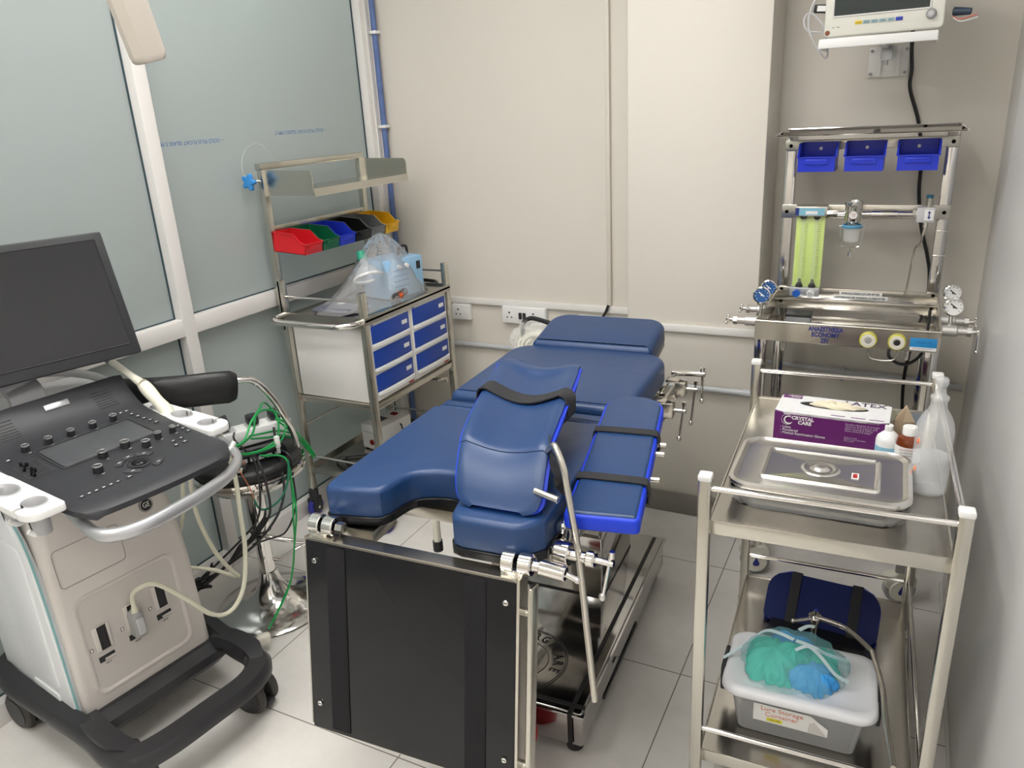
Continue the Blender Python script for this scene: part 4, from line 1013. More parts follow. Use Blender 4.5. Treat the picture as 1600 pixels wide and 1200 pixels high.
g = MB(); g.sweep(cr([a_, a_ + Vector((-.012, 0, .04)), (a_ + e_) / 2 + Vector((-.02, 0, 0)), e_, ml @ Vector((-.02, -.02, -.045))], 5), [(-.042, -.009), (.042, -.009), (.042, .009), (-.042, .009)], side=(0, 1, 0)); g.build('monitor_arm', mat('arm_grey', (.36, .36, .37), .32, .3), US)
# transducer in the first holder
p0, p1, p2 = ul((-1.757, 1.315, .868)), ul((-1.84, 1.32, .940)), ul((-1.975, 1.325, 1.000))
t = thing('ultrasound_probe', 'long ivory internal ultrasound probe standing in a holder beside the keyboard', 'ultrasound probe', USO, USA)
pts = cr([p0 + Vector((.012, .0, -.05)), p0, (p0 + p1) / 2, p1], 5)
g = MB(); g.tube(pts, .0175, 16, scale=[.8, .9, 1, 1.05, 1.1, 1.1, 1.08, 1.02, .96, .94, .95, 1.0, 1.05, 1.05, 1.0, .9]); g.build('probe_handle', IVORY, t)
q1 = p1 + (p2 - p1) * .06
MB().tube([p1 + (p2 - p1) * .02, p1 + (p2 - p1) * .06, p1 + (p2 - p1) * .3, p1 + (p2 - p1) * .9], .0105, 14, scale=[1.5, 1.2, .95, .95]).build('probe_shaft', IVORY, t)
MB().tube([p1 + (p2 - p1) * .88, p1 + (p2 - p1) * .93, p1 + (p2 - p1) * .97], .0118, 14, scale=[1, 1.05, 1.05]).build('grey_band', GREY, t)
MB().tube([p1 + (p2 - p1) * .97, p1 + (p2 - p1) * 1.02, p1 + (p2 - p1) * 1.05], .0118, 14, scale=[1.02, .9, .5]).build('probe_tip', WHITE, t)
# probe plug with cable
t = thing('probe_plug', 'grey ultrasound plug with a cream cable pushed into the middle front port', 'plug', USO, USA)
pf = fm @ T(-.012, .008, .008)
g = MB(); g.prism(rrect(-.016, -.040, .016, .038, [.008, .008, .014, .014], 5), 0, .032, M=pf, bt=.010, seg=4); g.build('plug_housing', GREY, t)
g = MB(); g.prism(rrect(-.010, -.030, .010, .020, .006), .031, .0345, M=pf, bt=.002); g.build('plug_grip', LGREY, t)
g = MB(); g.tube([pf @ Vector((0, .034, .018)), pf @ Vector((0, .046, .019)), pf @ Vector((.0, .060, .02))], .011, 12, scale=[1, .8, .45]); g.build('strain_relief', CABLEC, t)
GRP = {'probe_cable': 'cream probe cables', 'network_cable': 'green network cables on the stool', 'black_cable': 'black cables hanging from the stool'}
def cable(name, lab, pts, r, m, cat='cable', n=8, group=None):
    group = GRP.get(name)
    o = MB().tube(cr(pts, 7), r, n).build(name, m); return tag(o, lab, cat, group)
e0 = T(*USO) @ rotz(USA) @ (pf @ Vector((.0, .056, .02)))
cable('probe_cable', 'cream cable arching from the grey plug in the machine front up to the probe holder', [e0, e0 + Vector((.004, .001, .03)), (-1.685, 1.062, .480), (-1.655, 1.093, .483), (-1.62, 1.144, .414), (-1.6, 1.195, .335), (-1.59, 1.25, .309), (-1.59, 1.308, .347), (-1.6, 1.349, .448), (-1.61, 1.366, .563), (-1.62, 1.38, .676), (-1.62, 1.36, .791), (-1.60, 1.34, .83)], .0065, CABLEC)
cable('probe_cable', 'cream cable hanging down behind the ultrasound handle and looping back at its lower end', [(-1.66, 1.30, .83), (-1.64, 1.26, .76), (-1.64, 1.247, .677), (-1.66, 1.265, .585), (-1.68, 1.31, .452), (-1.7, 1.367, .348), (-1.705, 1.395, .306), (-1.74, 1.39, .307), (-1.79, 1.378, .318), (-1.85, 1.335, .338), (-1.90, 1.31, .33)], .0060, CABLEC)
cable('probe_cable', 'cream cable running close behind the right edge of the ultrasound body', [(-1.70, 1.30, .83), (-1.68, 1.267, .76), (-1.68, 1.257, .704), (-1.71, 1.262, .607), (-1.77, 1.29, .531), (-1.85, 1.33, .45)], .0060, CABLEC)
# ================================================================ STOOL
t = STOOL = thing('bar_stool', 'chrome pedestal stool with a black padded seat and curved black backrest, behind the ultrasound machine', 'stool', (-1.850, 1.64, 0))
g = MB(); g.lathe([(0, .003), (.19, .003), (.193, .008), (.188, .013), (.14, .020), (.09, .038), (.055, .070), (.036, .115), (.030, .145), (0, .145)], 56); g.build('base', mat('soft_chrome', (.74, .73, .71), .13, 1.0), t, smooth=60)
g = MB(); g.lathe([(.026, .14), (.026, .30), (.032, .302), (.034, .31), (.034, .46), (.05, .478), (0, .478)], 32); g.build('column', CHROME, t)
MB().lathe([(.0345, .303), (.036, .303), (.036, .309), (.0345, .309)], 28).build('collar', RUBBER, t)
g = MB(); fr = cr([(.02, -.02, .30), (.055, -.010, .29), (.12, .04, .262), (.165, .10, .24), (.165, .155, .225), (.12, .17, .205), (.06, .12, .185), (.03, .04, .175), (.02, .01, .19)], 7)
g.tube(fr, .0085, 12); g.tube([(.03, -.035, .30), (.031, -.036, .17)], .008, 10); g.build('footrest', CHROME, t)
g = MB(); g.lathe([(0, .470), (.08, .474), (.135, .492), (.160, .518), (.174, .540), (.176, .552), (.170, .553), (.0, .553)], 48); g.build('seat_shell', CHROME, t, smooth=60)
g = MB(); g.lathe([(.168, .526), (.1815, .530), (.182, .536), (.174, .539)], 48); g.lathe([(.174, .545), (.1825, .548), (.1825, .554), (.175, .556)], 48); g.build('chrome_rim', CHROME, t)
g = MB(); g.lathe([(0, .553), (.168, .553), (.174, .563), (.172, .578), (.158, .590), (.12, .594), (.02, .592), (0, .592)], 48); g.build('seat_cushion', LEATHER, t, smooth=60)
def sw(p): return Vector(p) - Vector((-1.850, 1.64, 0))
bp = cr([sw(p) for p in [(-2.03, 1.385, .875), (-1.98, 1.345, .885), (-1.90, 1.365, .888), (-1.82, 1.42, .885), (-1.765, 1.49, .878), (-1.735, 1.545, .868)]], 5)
g = MB(); prf = [(.050 * math.cos(2 * PI * i / 16), .024 * math.sin(2 * PI * i / 16)) for i in range(16)]
ns = len(bp); g.sweep(bp, prf, side=(0, 0, 1), scale=[.45 + .55 * math.sin(PI * min(1, (i + .6) / 6) / 2) if i < 6 else (1.0 if i < ns - 3 else 1.0 - .1 * (i - ns + 3)) for i in range(ns)]); g.build('backrest', LEATHER, t, smooth=70)
g = MB(); g.tube(cr([sw(p) for p in [(-1.76, 1.515, .880), (-1.735, 1.56, .884), (-1.715, 1.600, .868), (-1.700, 1.645, .80), (-1.705, 1.690, .715), (-1.725, 1.735, .64), (-1.735, 1.75, .58), (-1.76, 1.74, .52), (-1.80, 1.70, .495)]], 6), .0105, 12)
g.tube(cr([sw(p) for p in [(-2.02, 1.385, .875), (-2.07, 1.44, .87), (-2.085, 1.50, .80), (-2.07, 1.56, .68), (-2.05, 1.60, .58), (-2.02, 1.62, .52), (-1.93, 1.63, .49)]], 6), .0105, 12); g.build('arm_tubes', CHROME, t, smooth=60)
# things lying on the seat -------------------------------------------------
SZ = .594
t = thing('power_strip', 'white power strip with plugs standing on the black stool seat', 'power strip', (-1.895, 1.715, SZ), math.radians(62))
MB().box((0, 0, .030), (.26, .075, .056), bev=.005).build('housing', WHITE, t)
g = MB()
for k_ in range(3): g.box((-.07 + .075 * k_, 0, .0585), (.04, .045, .003), bev=.001)
g.build('socket_face', LGREY, t)
for i, (dx, lab) in enumerate(((.01, 'small black mains plug in the middle of the power strip'), (.085, 'black mains plug at the far end of the power strip'))):
    q = thing('mains_plug', lab, 'plug', Vector((-1.895, 1.715, SZ + .060)) + rotz(math.radians(62)) @ Vector((dx, 0, 0)), math.radians(62))
    MB().box((0, 0, .018), (.038, .040, .034), bev=.007).build('plug_body', BLACK, q); MB().cyl((.0, -.018, .022), (.0, -.040, .016), .007, .005, n=10).build('strain_relief', BLACK, q)
q = thing('power_adapter', 'black power adapter brick leaning on the power strip end nearest the ultrasound machine', 'power adapter', Vector((-1.895, 1.715, SZ + .060)) + rotz(math.radians(62)) @ Vector((-.085, 0, 0)), math.radians(50))
MB().box((-.012, .0, .028), (.075, .055, .034), bev=.004, M=Matrix.Rotation(math.radians(-14), 4, 'Y')).build('brick', BLACK, q); MB().cyl((-.02, -.03, .01), (-.02, -.052, -.002), .007, .004, n=10).build('strain_relief', BLACK, q)
q = thing('network_switch', 'small black and silver device with ports lying at the front of the stool seat', 'electronic device', (-1.775, 1.625, SZ), math.radians(58))
MB().box((0, 0, .014), (.16, .07, .026), bev=.003).build('housing', BLKGLOSS, q)
g = MB()
for k_ in range(5): g.box((-.055 + k_ * .026, -.0355, .014), (.017, .002, .012))
g.build('ports', LGREY, q)
q = thing('cable_junction', 'crumpled strip of clear tape and connector on the stool seat edge', 'connector', (-1.765, 1.515, SZ), math.radians(20))
MB().box((0, 0, .008), (.05, .03, .015), bev=.004).build('connector_body', CHROME, q); MB().box((.02, .01, .012), (.02, .016, .018), bev=.003).build('connector_plug', BLACK, q)
q = thing('white_plug', 'white cable connector hanging over the front of the stool seat', 'connector', (-1.70, 1.635, .655), 0)
MB().box((0, 0, 0), (.016, .014, .04), bev=.004).build('connector_body', WHITE, q); MB().box((0, 0, -.03), (.010, .010, .02), bev=.003).build('connector_neck', LGREY, q)
# loose cables -------------------------------------------------------------
for i, (lab, P_) in enumerate([
    ('green network cable looping over the left end of the power strip', [(-1.68, 1.424, .727), (-1.68, 1.485, .722), (-1.7, 1.545, .757), (-1.72, 1.604, .774), (-1.76, 1.66, .77), (-1.78, 1.70, .745), (-1.76, 1.71, .70), (-1.72, 1.66, .66), (-1.70, 1.58, .655), (-1.70, 1.50, .672), (-1.69, 1.44, .715)]),
    ('green network cable making the widest flat loop on the stool seat', [(-1.69, 1.430, .715), (-1.7, 1.505, .668), (-1.7, 1.61, .648), (-1.72, 1.691, .655), (-1.755, 1.728, .70), (-1.78, 1.684, .735), (-1.78, 1.64, .728), (-1.72, 1.561, .710), (-1.68, 1.457, .713)]),
    ('green network cable reaching off the seat to the right towards the cart', [(-1.70, 1.53, .717), (-1.72, 1.60, .695), (-1.74, 1.70, .66), (-1.74, 1.785, .60), (-1.74, 1.834, .515), (-1.755, 1.832, .53), (-1.77, 1.79, .62), (-1.80, 1.749, .68)]),
    ('lower green network cable reaching off the seat to the right', [(-1.7, 1.535, .707), (-1.725, 1.62, .672), (-1.74, 1.71, .64), (-1.745, 1.79, .575), (-1.742, 1.828, .508), (-1.775, 1.80, .59), (-1.82, 1.76, .67)])]):
    cable('network_cable', lab, P_, .0034, CABLEG)
for i, (lab, dx) in enumerate((('front strand of green cable hanging from the stool seat to its base', 0), ('back strand of green cable hanging from the stool seat to its base', .018))):
    cable('network_cable', lab, [(-1.73 - dx, 1.60, .615), (-1.675, 1.635, .60), (-1.66 - dx * .2, 1.628, .487), (-1.645, 1.612 - dx * .8, .424), (-1.655, 1.592, .318), (-1.665, 1.566, .208), (-1.675 - dx * .2, 1.52, .138), (-1.688, 1.455, .075)], .0030, CABLEG)
cable('network_cable', 'green cable loop sagging just below the rim of the stool seat', [(-1.70, 1.50, .53), (-1.68, 1.50, .49), (-1.665, 1.53, .482), (-1.655, 1.575, .50), (-1.655, 1.61, .54), (-1.665, 1.635, .595)], .0034, mat('dark_green_cable', (.01, .13, .07), .4))
q = thing('network_plug', 'white oval plug at the end of the green cable lying on the chrome stool base', 'plug', (-1.700, 1.438, .028), math.radians(-35))
MB().box((0, 0, .018), (.030, .046, .036), bev=.012, seg=4).build('plug_body', IVORY, q)
for lab, P_, r in [('black cable hanging from the front of the power strip past the chrome pole', [(-1.73, 1.66, .69), (-1.715, 1.645, .66), (-1.70, 1.635, .60), (-1.665, 1.600, .53), (-1.65, 1.57, .49), (-1.64, 1.517, .452), (-1.66, 1.444, .402), (-1.75, 1.412, .331), (-1.90, 1.421, .218), (-2.05, 1.38, .11)], .0042),
    ('thin black cable running from the adapter down to the floor by the partition', [(-1.82, 1.58, .69), (-1.73, 1.50, .71), (-1.695, 1.525, .64), (-1.665, 1.50, .553), (-1.66, 1.469, .477), (-1.7, 1.436, .42), (-1.8, 1.406, .323), (-1.95, 1.405, .189), (-2.07, 1.36, .10)], .0034),
    ('black cable crossing the front of the stool seat and column', [(-1.73, 1.56, .635), (-1.69, 1.54, .625), (-1.66, 1.525, .558), (-1.655, 1.515, .474), (-1.68, 1.483, .42), (-1.7, 1.443, .393), (-1.78, 1.42, .31), (-1.95, 1.45, .17), (-2.1, 1.46, .06)], .0040),
    ('thin black cable wandering right of the stool column', [(-1.76, 1.66, .62), (-1.685, 1.66, .60), (-1.672, 1.65, .53), (-1.655, 1.624, .441), (-1.675, 1.584, .364), (-1.72, 1.55, .346), (-1.74, 1.50, .35)], .0030),
    ('black cable with a slack loop low behind the stool column', [(-1.70, 1.44, .40), (-1.76, 1.47, .36), (-1.80, 1.45, .30), (-1.86, 1.43, .25), (-1.93, 1.40, .22), (-1.90, 1.44, .19), (-1.97, 1.44, .16), (-2.12, 1.36, .09)], .0050)]:
    cable('black_cable', lab, P_, r, CABLEB)
q = thing('cable_bundle', 'tight bundle of folded black cable tied in front of the stool column', 'cable', (-1.69, 1.452, .41))
g = MB()
for k_ in range(5):
    a = .2 * k_; g.tube(cr([(.02, .06, .055 + .004 * k_), (.012 + .004 * k_, .03, .03), (0 + .004 * k_, 0, 0), (-.03, -.02 + .005 * k_, -.04), (-.055 + .003 * k_, -.028, -.065), (-.045, -.018 + .004 * k_, -.055 + .004 * k_), (.0, .02 + .003 * k_, .004), (.024, .055, .05)], 4), .0032, 6)
g.build('folded_cable', CABLEB, q); MB().box((.008, .014, .012), (.012, .022, .022), bev=.004).build('fabric_tie', STRAP, q)
q = thing('cable_bundle', 'tight bundle of folded black cable near the partition kerb', 'cable', (-1.93, 1.42, .215))
g = MB()
for k_ in range(5):
    g.tube(cr([(.06, .02, .055 + .004 * k_), (.02 + .004 * k_, .01, .02), (-.03, -.01 + .005 * k_, -.03), (-.06 + .003 * k_, -.02, -.055), (-.045, -.012 + .004 * k_, -.05), (.01, .012 + .003 * k_, .01), (.06, .022, .05)], 4), .0034, 6)
g.build('folded_cable', CABLEB, q); MB().box((.0, .0, .0), (.014, .022, .022), bev=.004).build('fabric_tie', STRAP, q)
# ================================================================ ANAESTHESIA MACHINE
AN = thing('anaesthesia_machine', 'open stainless steel anaesthesia machine frame with gauges, flow tubes and yokes in the recess', 'anaesthesia machine', (-.125, 2.65, 0))
AX, AY = -.125, 2.65
def am_(x, y, z): return Vector((x - AX, y - AY, z))
def ab(a, b_, name, m, bev=.002, par=None):
    return MB().b2(am_(*a), am_(*b_), bev=bev).build(name, m, par or AN)
for x in (-.368, .112):
    s = -1 if x < 0 else 1
    ab((x - .018, 2.855, .14), (x + .018, 2.885, 1.475), 'upright', POLISH, .003)
    ab((x - .018, 2.425, .13), (x + .018, 2.455, .90), 'leg', POLISH, .003)
    ab((x - .012, 2.44, .13), (x + .012, 2.87, .16), 'foot_beam', POLISH, .003)
    for (y, z) in ((2.853, 1.44), (2.853, 1.222), (2.853, .95), (2.853, .905)):
        g = MB(); g.cyl(am_(x, 2.846, z), am_(x, 2.842, z), .007, n=14, bev=.001); g.build('screw', CHROME, AN)
ab((-.385, 2.62, .18), (.13, 2.86, .186), 'bottom_shelf', SHELF)
# top tray shelf with raised edges
g = MB(); g.b2(am_(-.385, 2.70, 1.476), am_(.130, 2.90, 1.479)); 
g.beam(am_(-.392, 2.695, 1.484), am_(.137, 2.695, 1.484), .022, .003, up=(0, -.5, 1)); g.beam(am_(-.385, 2.90, 1.488), am_(.130, 2.90, 1.488), .026, .003, up=(0, .4, 1))
g.beam(am_(-.388, 2.695, 1.487), am_(-.388, 2.90, 1.487), .024, .003, up=(-.6, 0, 1)); g.beam(am_(.134, 2.695, 1.487), am_(.134, 2.90, 1.487), .026, .003, up=(.8, 0, 1)); g.build('top_shelf', POLISH, AN)
ab((-.386, 2.842, 1.425), (.13, 2.852, 1.458), 'bin_rail', STEEL)
ab((-.386, 2.842, 1.200), (.13, 2.852, 1.246), 'instrument_rail', STEEL)
for z in (.924, .882): ab((-.386, 2.842, z), (.13, 2.852, z + .034), 'label_rail', STEEL)
ab((-.386, 2.846, .917), (.13, 2.850, .940), 'label_rail_gap', POLISH)
lb = ab((-.148, 2.838, .956), (-.045, 2.8415, .965), 'warning_label', PAPER, 0)
TXS = 'NITROUS OXIDE CUT-OFF FITTED', 'OXYGEN FAILURE WARNING ALARM FITTED'
for nm, zc_, wid in ((0, .945, .135), (1, .931, .172)):
    q = ab((-.128 - wid / 2 + .02, 2.8385, zc_ - .0065), (-.128 + wid / 2 + .02, 2.8415, zc_ + .0065), 'warning_label', PAPER, .0005)
    text('label_text', TXS[nm], .0098, INKB, label_m(am_(-.108, 2.8380, zc_ - .0006), (1, 0, 0), (0, 0, 1)), q, .0002, sx=.80, bold=.0003)
bpy.data.objects.remove(lb)
# tray frame: shelf, front panel, sides
ab((-.386, 2.43, .875), (.13, 2.845, .879), 'work_shelf', POLISH)
fp = MB(); fp.b2(am_(-.386, 2.418, .880), am_(.13, 2.424, .938)); fp.cyl(am_(-.386, 2.421, .940), am_(.13, 2.421, .940), .0045); fp.build('front_panel', STEEL, AN)
for x in (-.384, .128): 
    g = MB(); g.b2(am_(x - .002, 2.42, .882), am_(x + .002, 2.86, .936)); g.cyl(am_(x, 2.42, .940), am_(x, 2.86, .940), .0035); g.build('side_panel', STEEL, AN)
text('model_text', 'ANAESTHESIA\nECONOMY\n291', .0195, NAVY, label_m(am_(-.178, 2.4172, .909), (1, 0, 0), (0, 0, 1)), AN, .0003, sx=.80, bold=.0007)
YEL = mat('yellow_green_ring', (.55, .50, .05), .35)
for x, mid in ((-.058, GREY), (.019, INKB)):
    g = MB(); g.lathe([(.024, 0), (.0245, .008), (.021, .011), (.020, .011)], 32, M=frame_z(am_(x, 2.418, .905), (0, -1, 0))); d = g.build('gas_outlet', YEL, AN)
    MB().lathe([(0, .010), (.0205, .010), (.0205, .0115), (.012, .0125), (.010, .010)], 32, M=frame_z(am_(x, 2.418, .905), (0, -1, 0))).build('outlet_face', IVORY, d)
    MB().lathe([(0, .0125), (.007, .0125), (.009, .011)], 20, M=frame_z(am_(x, 2.418, .905), (0, -1, 0))).build('outlet_core', mid, d)
g = MB(); g.tube(cr([am_(-.055, 2.412, .882), am_(-.055, 2.412, .862), am_(-.045, 2.412, .850), am_(-.015, 2.412, .846), am_(.012, 2.412, .85), am_(.022, 2.412, .862), am_(.022, 2.412, .884)], 5), .003, 8); g.build('link_tube', STEEL, AN)
g = MB(); g.tube(cr([am_(.0, 2.42, .880), am_(.0, 2.415, .868), am_(.006, 2.415, .855), am_(.03, 2.44, .832), am_(.06, 2.46, .83), am_(.09, 2.52, .845), am_(.10, 2.6, .88), am_(.105, 2.72, .93)], 6), .0048, 8); g.build('hose', CABLEB, AN)
q = ab((.053, 2.4155, .885), (.122, 2.4178, .921), 'blue_label', mat('label_blue', (.02, .24, .55), .4), .0005)
MB().b2(am_(.053, 2.4145, .885), am_(.122, 2.4157, .894)).build('label_white_band', PAPER, q)
text('label_text', 'OXYGEN EQUIPMENT', .0055, NAVY, label_m(am_(.0875, 2.4144, .890), (1, 0, 0), (0, 0, 1)), q, .0001)
text('label_text', 'MEDICAL GAS', .007, mat('mid_label_blue', (.01, .12, .35), .4), label_m(am_(.0875, 2.4152, .909), (1, 0, 0), (0, 0, 1)), q, .0001)
for x in (-.30, .048): MB().cyl(am_(x, 2.44, .875), am_(x, 2.44, .845), .007, n=14, bev=.001).build('stub_outlet', CHROME, AN)
g = MB(); g.b2(am_(-.318, 2.60, .882), am_(-.24, 2.66, .915), bev=.004); g.build('alarm_box', SILVER, AN); ab((-.320, 2.597, .912), (-.238, 2.663, .921), 'alarm_lid', BLACK, .002)
# yokes and gauges
GB = mat('gauge_blue', (.02, .10, .30), .3)
def gauge(x, y, z, face, name='pressure_gauge'):
    g = MB(); M_ = frame_z(am_(x, y, z), (.12, -1, .1)); g.lathe([(0, 0), (.024, 0), (.026, .004), (.0265, .020), (.023, .022), (.0225, .018)], 30, M=M_); q = g.build(name, CHROME, AN)
    MB().lathe([(0, .0185), (.0225, .0185)], 28, M=M_).build('gauge_dial', face, q)
    ink = PAPER if face is GB else INKB
    g = MB(); g.box((.002, .002, .0195), (.003, .022, .001), M=M_ @ rotz(.9)); g.cyl((0, 0, .0185), (0, 0, .0205), .003, M=M_, n=10); g.build('gauge_needle', ink, q)
    g = MB()
    for k_ in range(9):
        a = math.radians(-40 + 32.5 * k_); g.box((0, .0185, .0191), (.0012, .0045, .0008), M=M_ @ rotz(a - PI / 2 + PI / 2 * 0 + a * 0))
    g.build('gauge_marks', ink, q)
    MB().cyl(am_(x, y, z - .024), am_(x, y + .005, z - .065), .006, n=12).build('gauge_stem', CHROME, q)
gauge(-.378, 2.47, 1.013, GB); gauge(-.392, 2.70, .985, GB); gauge(.150, 2.46, 1.010, WHITE); gauge(.158, 2.72, .992, WHITE)
def yoke(x, y, z, s, bar):
    g = MB(); g.cyl(am_(x, y, z), am_(x + s * .040, y, z), .017, bev=.002, n=22); g.cyl(am_(x + s * .04, y, z), am_(x + s * .066, y, z), .012, bev=.001, n=18); q = g.build('yoke', mat('satin_cast_metal', (.62, .60, .58), .38, .8), AN)
    g = MB(); g.cyl(am_(x + s * .064, y, z), am_(x + s * .076, y, z), .015, n=6); g.cyl(am_(x + s * .076, y, z), am_(x + s * .092, y, z), .006, n=12); g.box(am_(x + s * .094, y, z), (.012, .016, .016), bev=.002); g.build('yoke_nut', CHROME, q)
    g = MB()
    if bar: g.cyl(am_(x + s * .094, y, z + .012), am_(x + s * .094, y - .01, z - .055), .0032, n=10); g.sphere(am_(x + s * .094, y - .01, z - .056), .006)
    else: g.cyl(am_(x + s * .096, y - .016, z - .008), am_(x + s * .096, y + .016, z + .008), .003, n=10); g.sphere(am_(x + s * .096, y - .016, z - .008), .005); g.sphere(am_(x + s * .096, y + .016, z + .008), .005)
    g.build('yoke_screw', CHROME, q)
yoke(-.386, 2.47, .925, -1, False); yoke(-.386, 2.70, .905, -1, False); yoke(.130, 2.46, .938, 1, True); yoke(.130, 2.60, .93, 1, False)
# flow meter bank
LIME = mat('lime_backplate', (.62, .78, .20), .35)
FG = (-.285)
g = MB(); g.b2(am_(-.330, 2.812, .968), am_(-.238, 2.822, 1.215), bev=.002); fb = g.build('flowmeter_plate', LIME, AN)
CLG = mat('tube_glass', (.80, .92, .80), .05, alpha=.12, coat=.3)
g = MB(); g.b2(am_(-.333, 2.795, .968), am_(-.235, 2.797, 1.215)); g.build('flowmeter_window', mat('clear_acrylic', (.95, 1, .9), .05, alpha=.05, coat=.4), fb)
for x in (-.306, -.264):
    MB().cyl(am_(x, 2.804, .985), am_(x, 2.804, 1.20), .0065, n=16).build('flow_tube', CLG, fb)
    g = MB()
    for k_ in range(24): g.box(am_(x + .011 - (.002 if k_ % 4 == 0 else 0), 2.8112, 1.005 + k_ * .0078), (.007 if k_ % 4 else .011, .0006, .0011))
    g.build('scale_marks', mat('scale_ink', (.10, .16, .06), .5), fb)
    g = MB(); g.lathe([(0, 0), (.0125, 0), (.0125, .004), (.007, .014), (.004, .018), (.004, .026), (0, .028)], 18, M=T(*am_(x, 2.803, .970))); g.lathe([(0, 0), (.011, 0), (.011, -.006), (.005, -.012), (0, -.012)], 18, M=T(*am_(x, 2.803, 1.213))); g.build('tube_seal', INKB, fb)
g = MB(); g.b2(am_(-.336, 2.79, 1.213), am_(-.232, 2.84, 1.246), bev=.002); q = g.build('flowmeter_head', STEEL, AN)
MB().b2(am_(-.333, 2.788, 1.217), am_(-.240, 2.7902, 1.241)).build('head_label', mat('label_sky', (.22, .48, .62), .4), q); MB().b2(am_(-.333, 2.7872, 1.217), am_(-.321, 2.7884, 1.241)).build('head_label_edge', NAVY, q); MB().b2(am_(-.30, 2.7872, 1.22), am_(-.262, 2.7884, 1.231), bev=.0004).build('head_label_swirl', PAPER, q)
g = MB(); g.b2(am_(-.336, 2.79, .938), am_(-.238, 2.84, .968), bev=.002); q = g.build('flowmeter_base', SILVER, AN)
for x, m_ in ((-.310, mat('knob_blue', (.02, .13, .55), .35)), (-.264, WHITE)):
    g = MB(); P_ = [( (.0125 + .0012 * math.cos(12 * a)) * math.cos(a), (.0125 + .0012 * math.cos(12 * a)) * math.sin(a)) for a in [2 * PI * i / 72 for i in range(72)]]
    g.prism(P_, 0, .020, M=frame_z(am_(x, 2.79, .950), (0, -1, 0)), bt=.002); kb = g.build('flow_knob', m_, q)
text('knob_letters', 'O2', .012, INKB, label_m(am_(-.264, 2.7695, .950), (1, 0, 0), (0, 0, 1)), q, .0002)
# horizontal manifold, trap and flush valve
g = MB(); g.cyl(am_(-.232, 2.80, 1.222), am_(-.20, 2.80, 1.222), .012, n=6); g.cyl(am_(-.20, 2.80, 1.222), am_(.035, 2.80, 1.222), .0095, n=20); g.cyl(am_(-.10, 2.80, 1.222), am_(-.02, 2.80, 1.222), .0125, n=20, bev=.001); g.cyl(am_(.022, 2.80, 1.222), am_(.034, 2.80, 1.222), .014, n=6); g.build('manifold_tube', CHROME, AN)
g = MB(); g.lathe([(0, -.012), (.018, -.012), (.026, .0), (.026, .045), (.029, .050), (.029, .060), (.024, .062), (.022, .056), (0, .056)], 28, M=T(*am_(-.152, 2.79, 1.203))); tr = g.build('trap_head', CHROME, AN)
g = MB(); g.lathe([(0, .0), (.012, 0), (.012, .001), (0, .001)], 24, M=frame_z(am_(-.150, 2.7635, 1.222), (0, -1, 0))); g.build('round_sticker', PAPER, tr)
for k_, w_ in ((.004, 'HANDLE'), (0, 'WITH'), (-.004, 'CARE')): text('sticker_text', w_, .0042, mat('red_ink', (.4, .03, .03), .5), label_m(am_(-.150, 2.7622, 1.222 + k_), (1, 0, 0), (0, 0, 1)), tr, .0001)
MB().lathe([(.030, 0), (.032, .003), (.032, .009), (.028, .011)], 28, M=T(*am_(-.152, 2.79, 1.178))).build('blue_seal', mat('seal_blue', (.12, .35, .55), .3), tr)
MB().lathe([(.026, .0), (.0245, -.045), (.018, -.050), (0, -.051)], 28, M=T(*am_(-.152, 2.79, 1.180))).build('glass_bowl', mat('bowl_glass', (.9, .95, .95), .04, alpha=.25, coat=1), tr)
g = MB(); c_ = am_(-.152, 2.79, 0)
for s in (-1, 1): g.tube(cr([c_ + Vector((s * .036, 0, 1.182)), c_ + Vector((s * .034, 0, 1.15)), c_ + Vector((s * .030, 0, 1.12)), c_ + Vector((s * .020, 0, 1.115)), c_ + Vector((0, 0, 1.115))], 4), .0017, 6)
g.cyl(c_ + Vector((-.04, 0, 1.184)), c_ + Vector((.04, 0, 1.184)), .0022, n=8); g.cyl(c_ + Vector((0, 0, 1.118)), c_ + Vector((0, 0, 1.095)), .003, n=8); g.cyl(c_ + Vector((0, 0, 1.097)), c_ + Vector((0, 0, 1.083)), .0065, n=12); g.build('wire_bail', CHROME, tr)
g = MB(); g.b2(am_(.034, 2.785, 1.198), am_(.085, 2.84, 1.244), bev=.002); q = g.build('valve_block', LGREY, AN)
MB().b2(am_(.056, 2.7835, 1.205), am_(.082, 2.7852, 1.238)).build('arrow_label', PAPER, q)
g = MB()
g.b2(am_(.0675, 2.7826, 1.214), am_(.0705, 2.7836, 1.230)); ax_ = Matrix(((1, 0, 0, 0), (0, 0, 1, 0), (0, 1, 0, 0), (0, 0, 0, 1)))
x0_, y0_ = am_(.069, 2.783, 0).x, am_(.069, 2.783, 0).y
g.prism([(x0_ - .005, 1.228), (x0_ + .005, 1.228), (x0_, 1.235)], y0_ - .0003, y0_ + .0006, M=ax_); g.prism([(x0_ - .005, 1.216), (x0_ + .005, 1.216), (x0_, 1.209)], y0_ - .0003, y0_ + .0006, M=ax_); g.build('double_arrow', NAVY, q)
g = MB(); g.cyl(am_(.066, 2.81, 1.244), am_(.066, 2.81, 1.272), .010, n=18); g.build('flush_button_stem', STEEL, q); MB().cyl(am_(.066, 2.81, 1.272), am_(.066, 2.81, 1.282), .0105, n=18, bev=.001).build('flush_button', mat('teal_cap', (.02, .12, .20), .3), q)
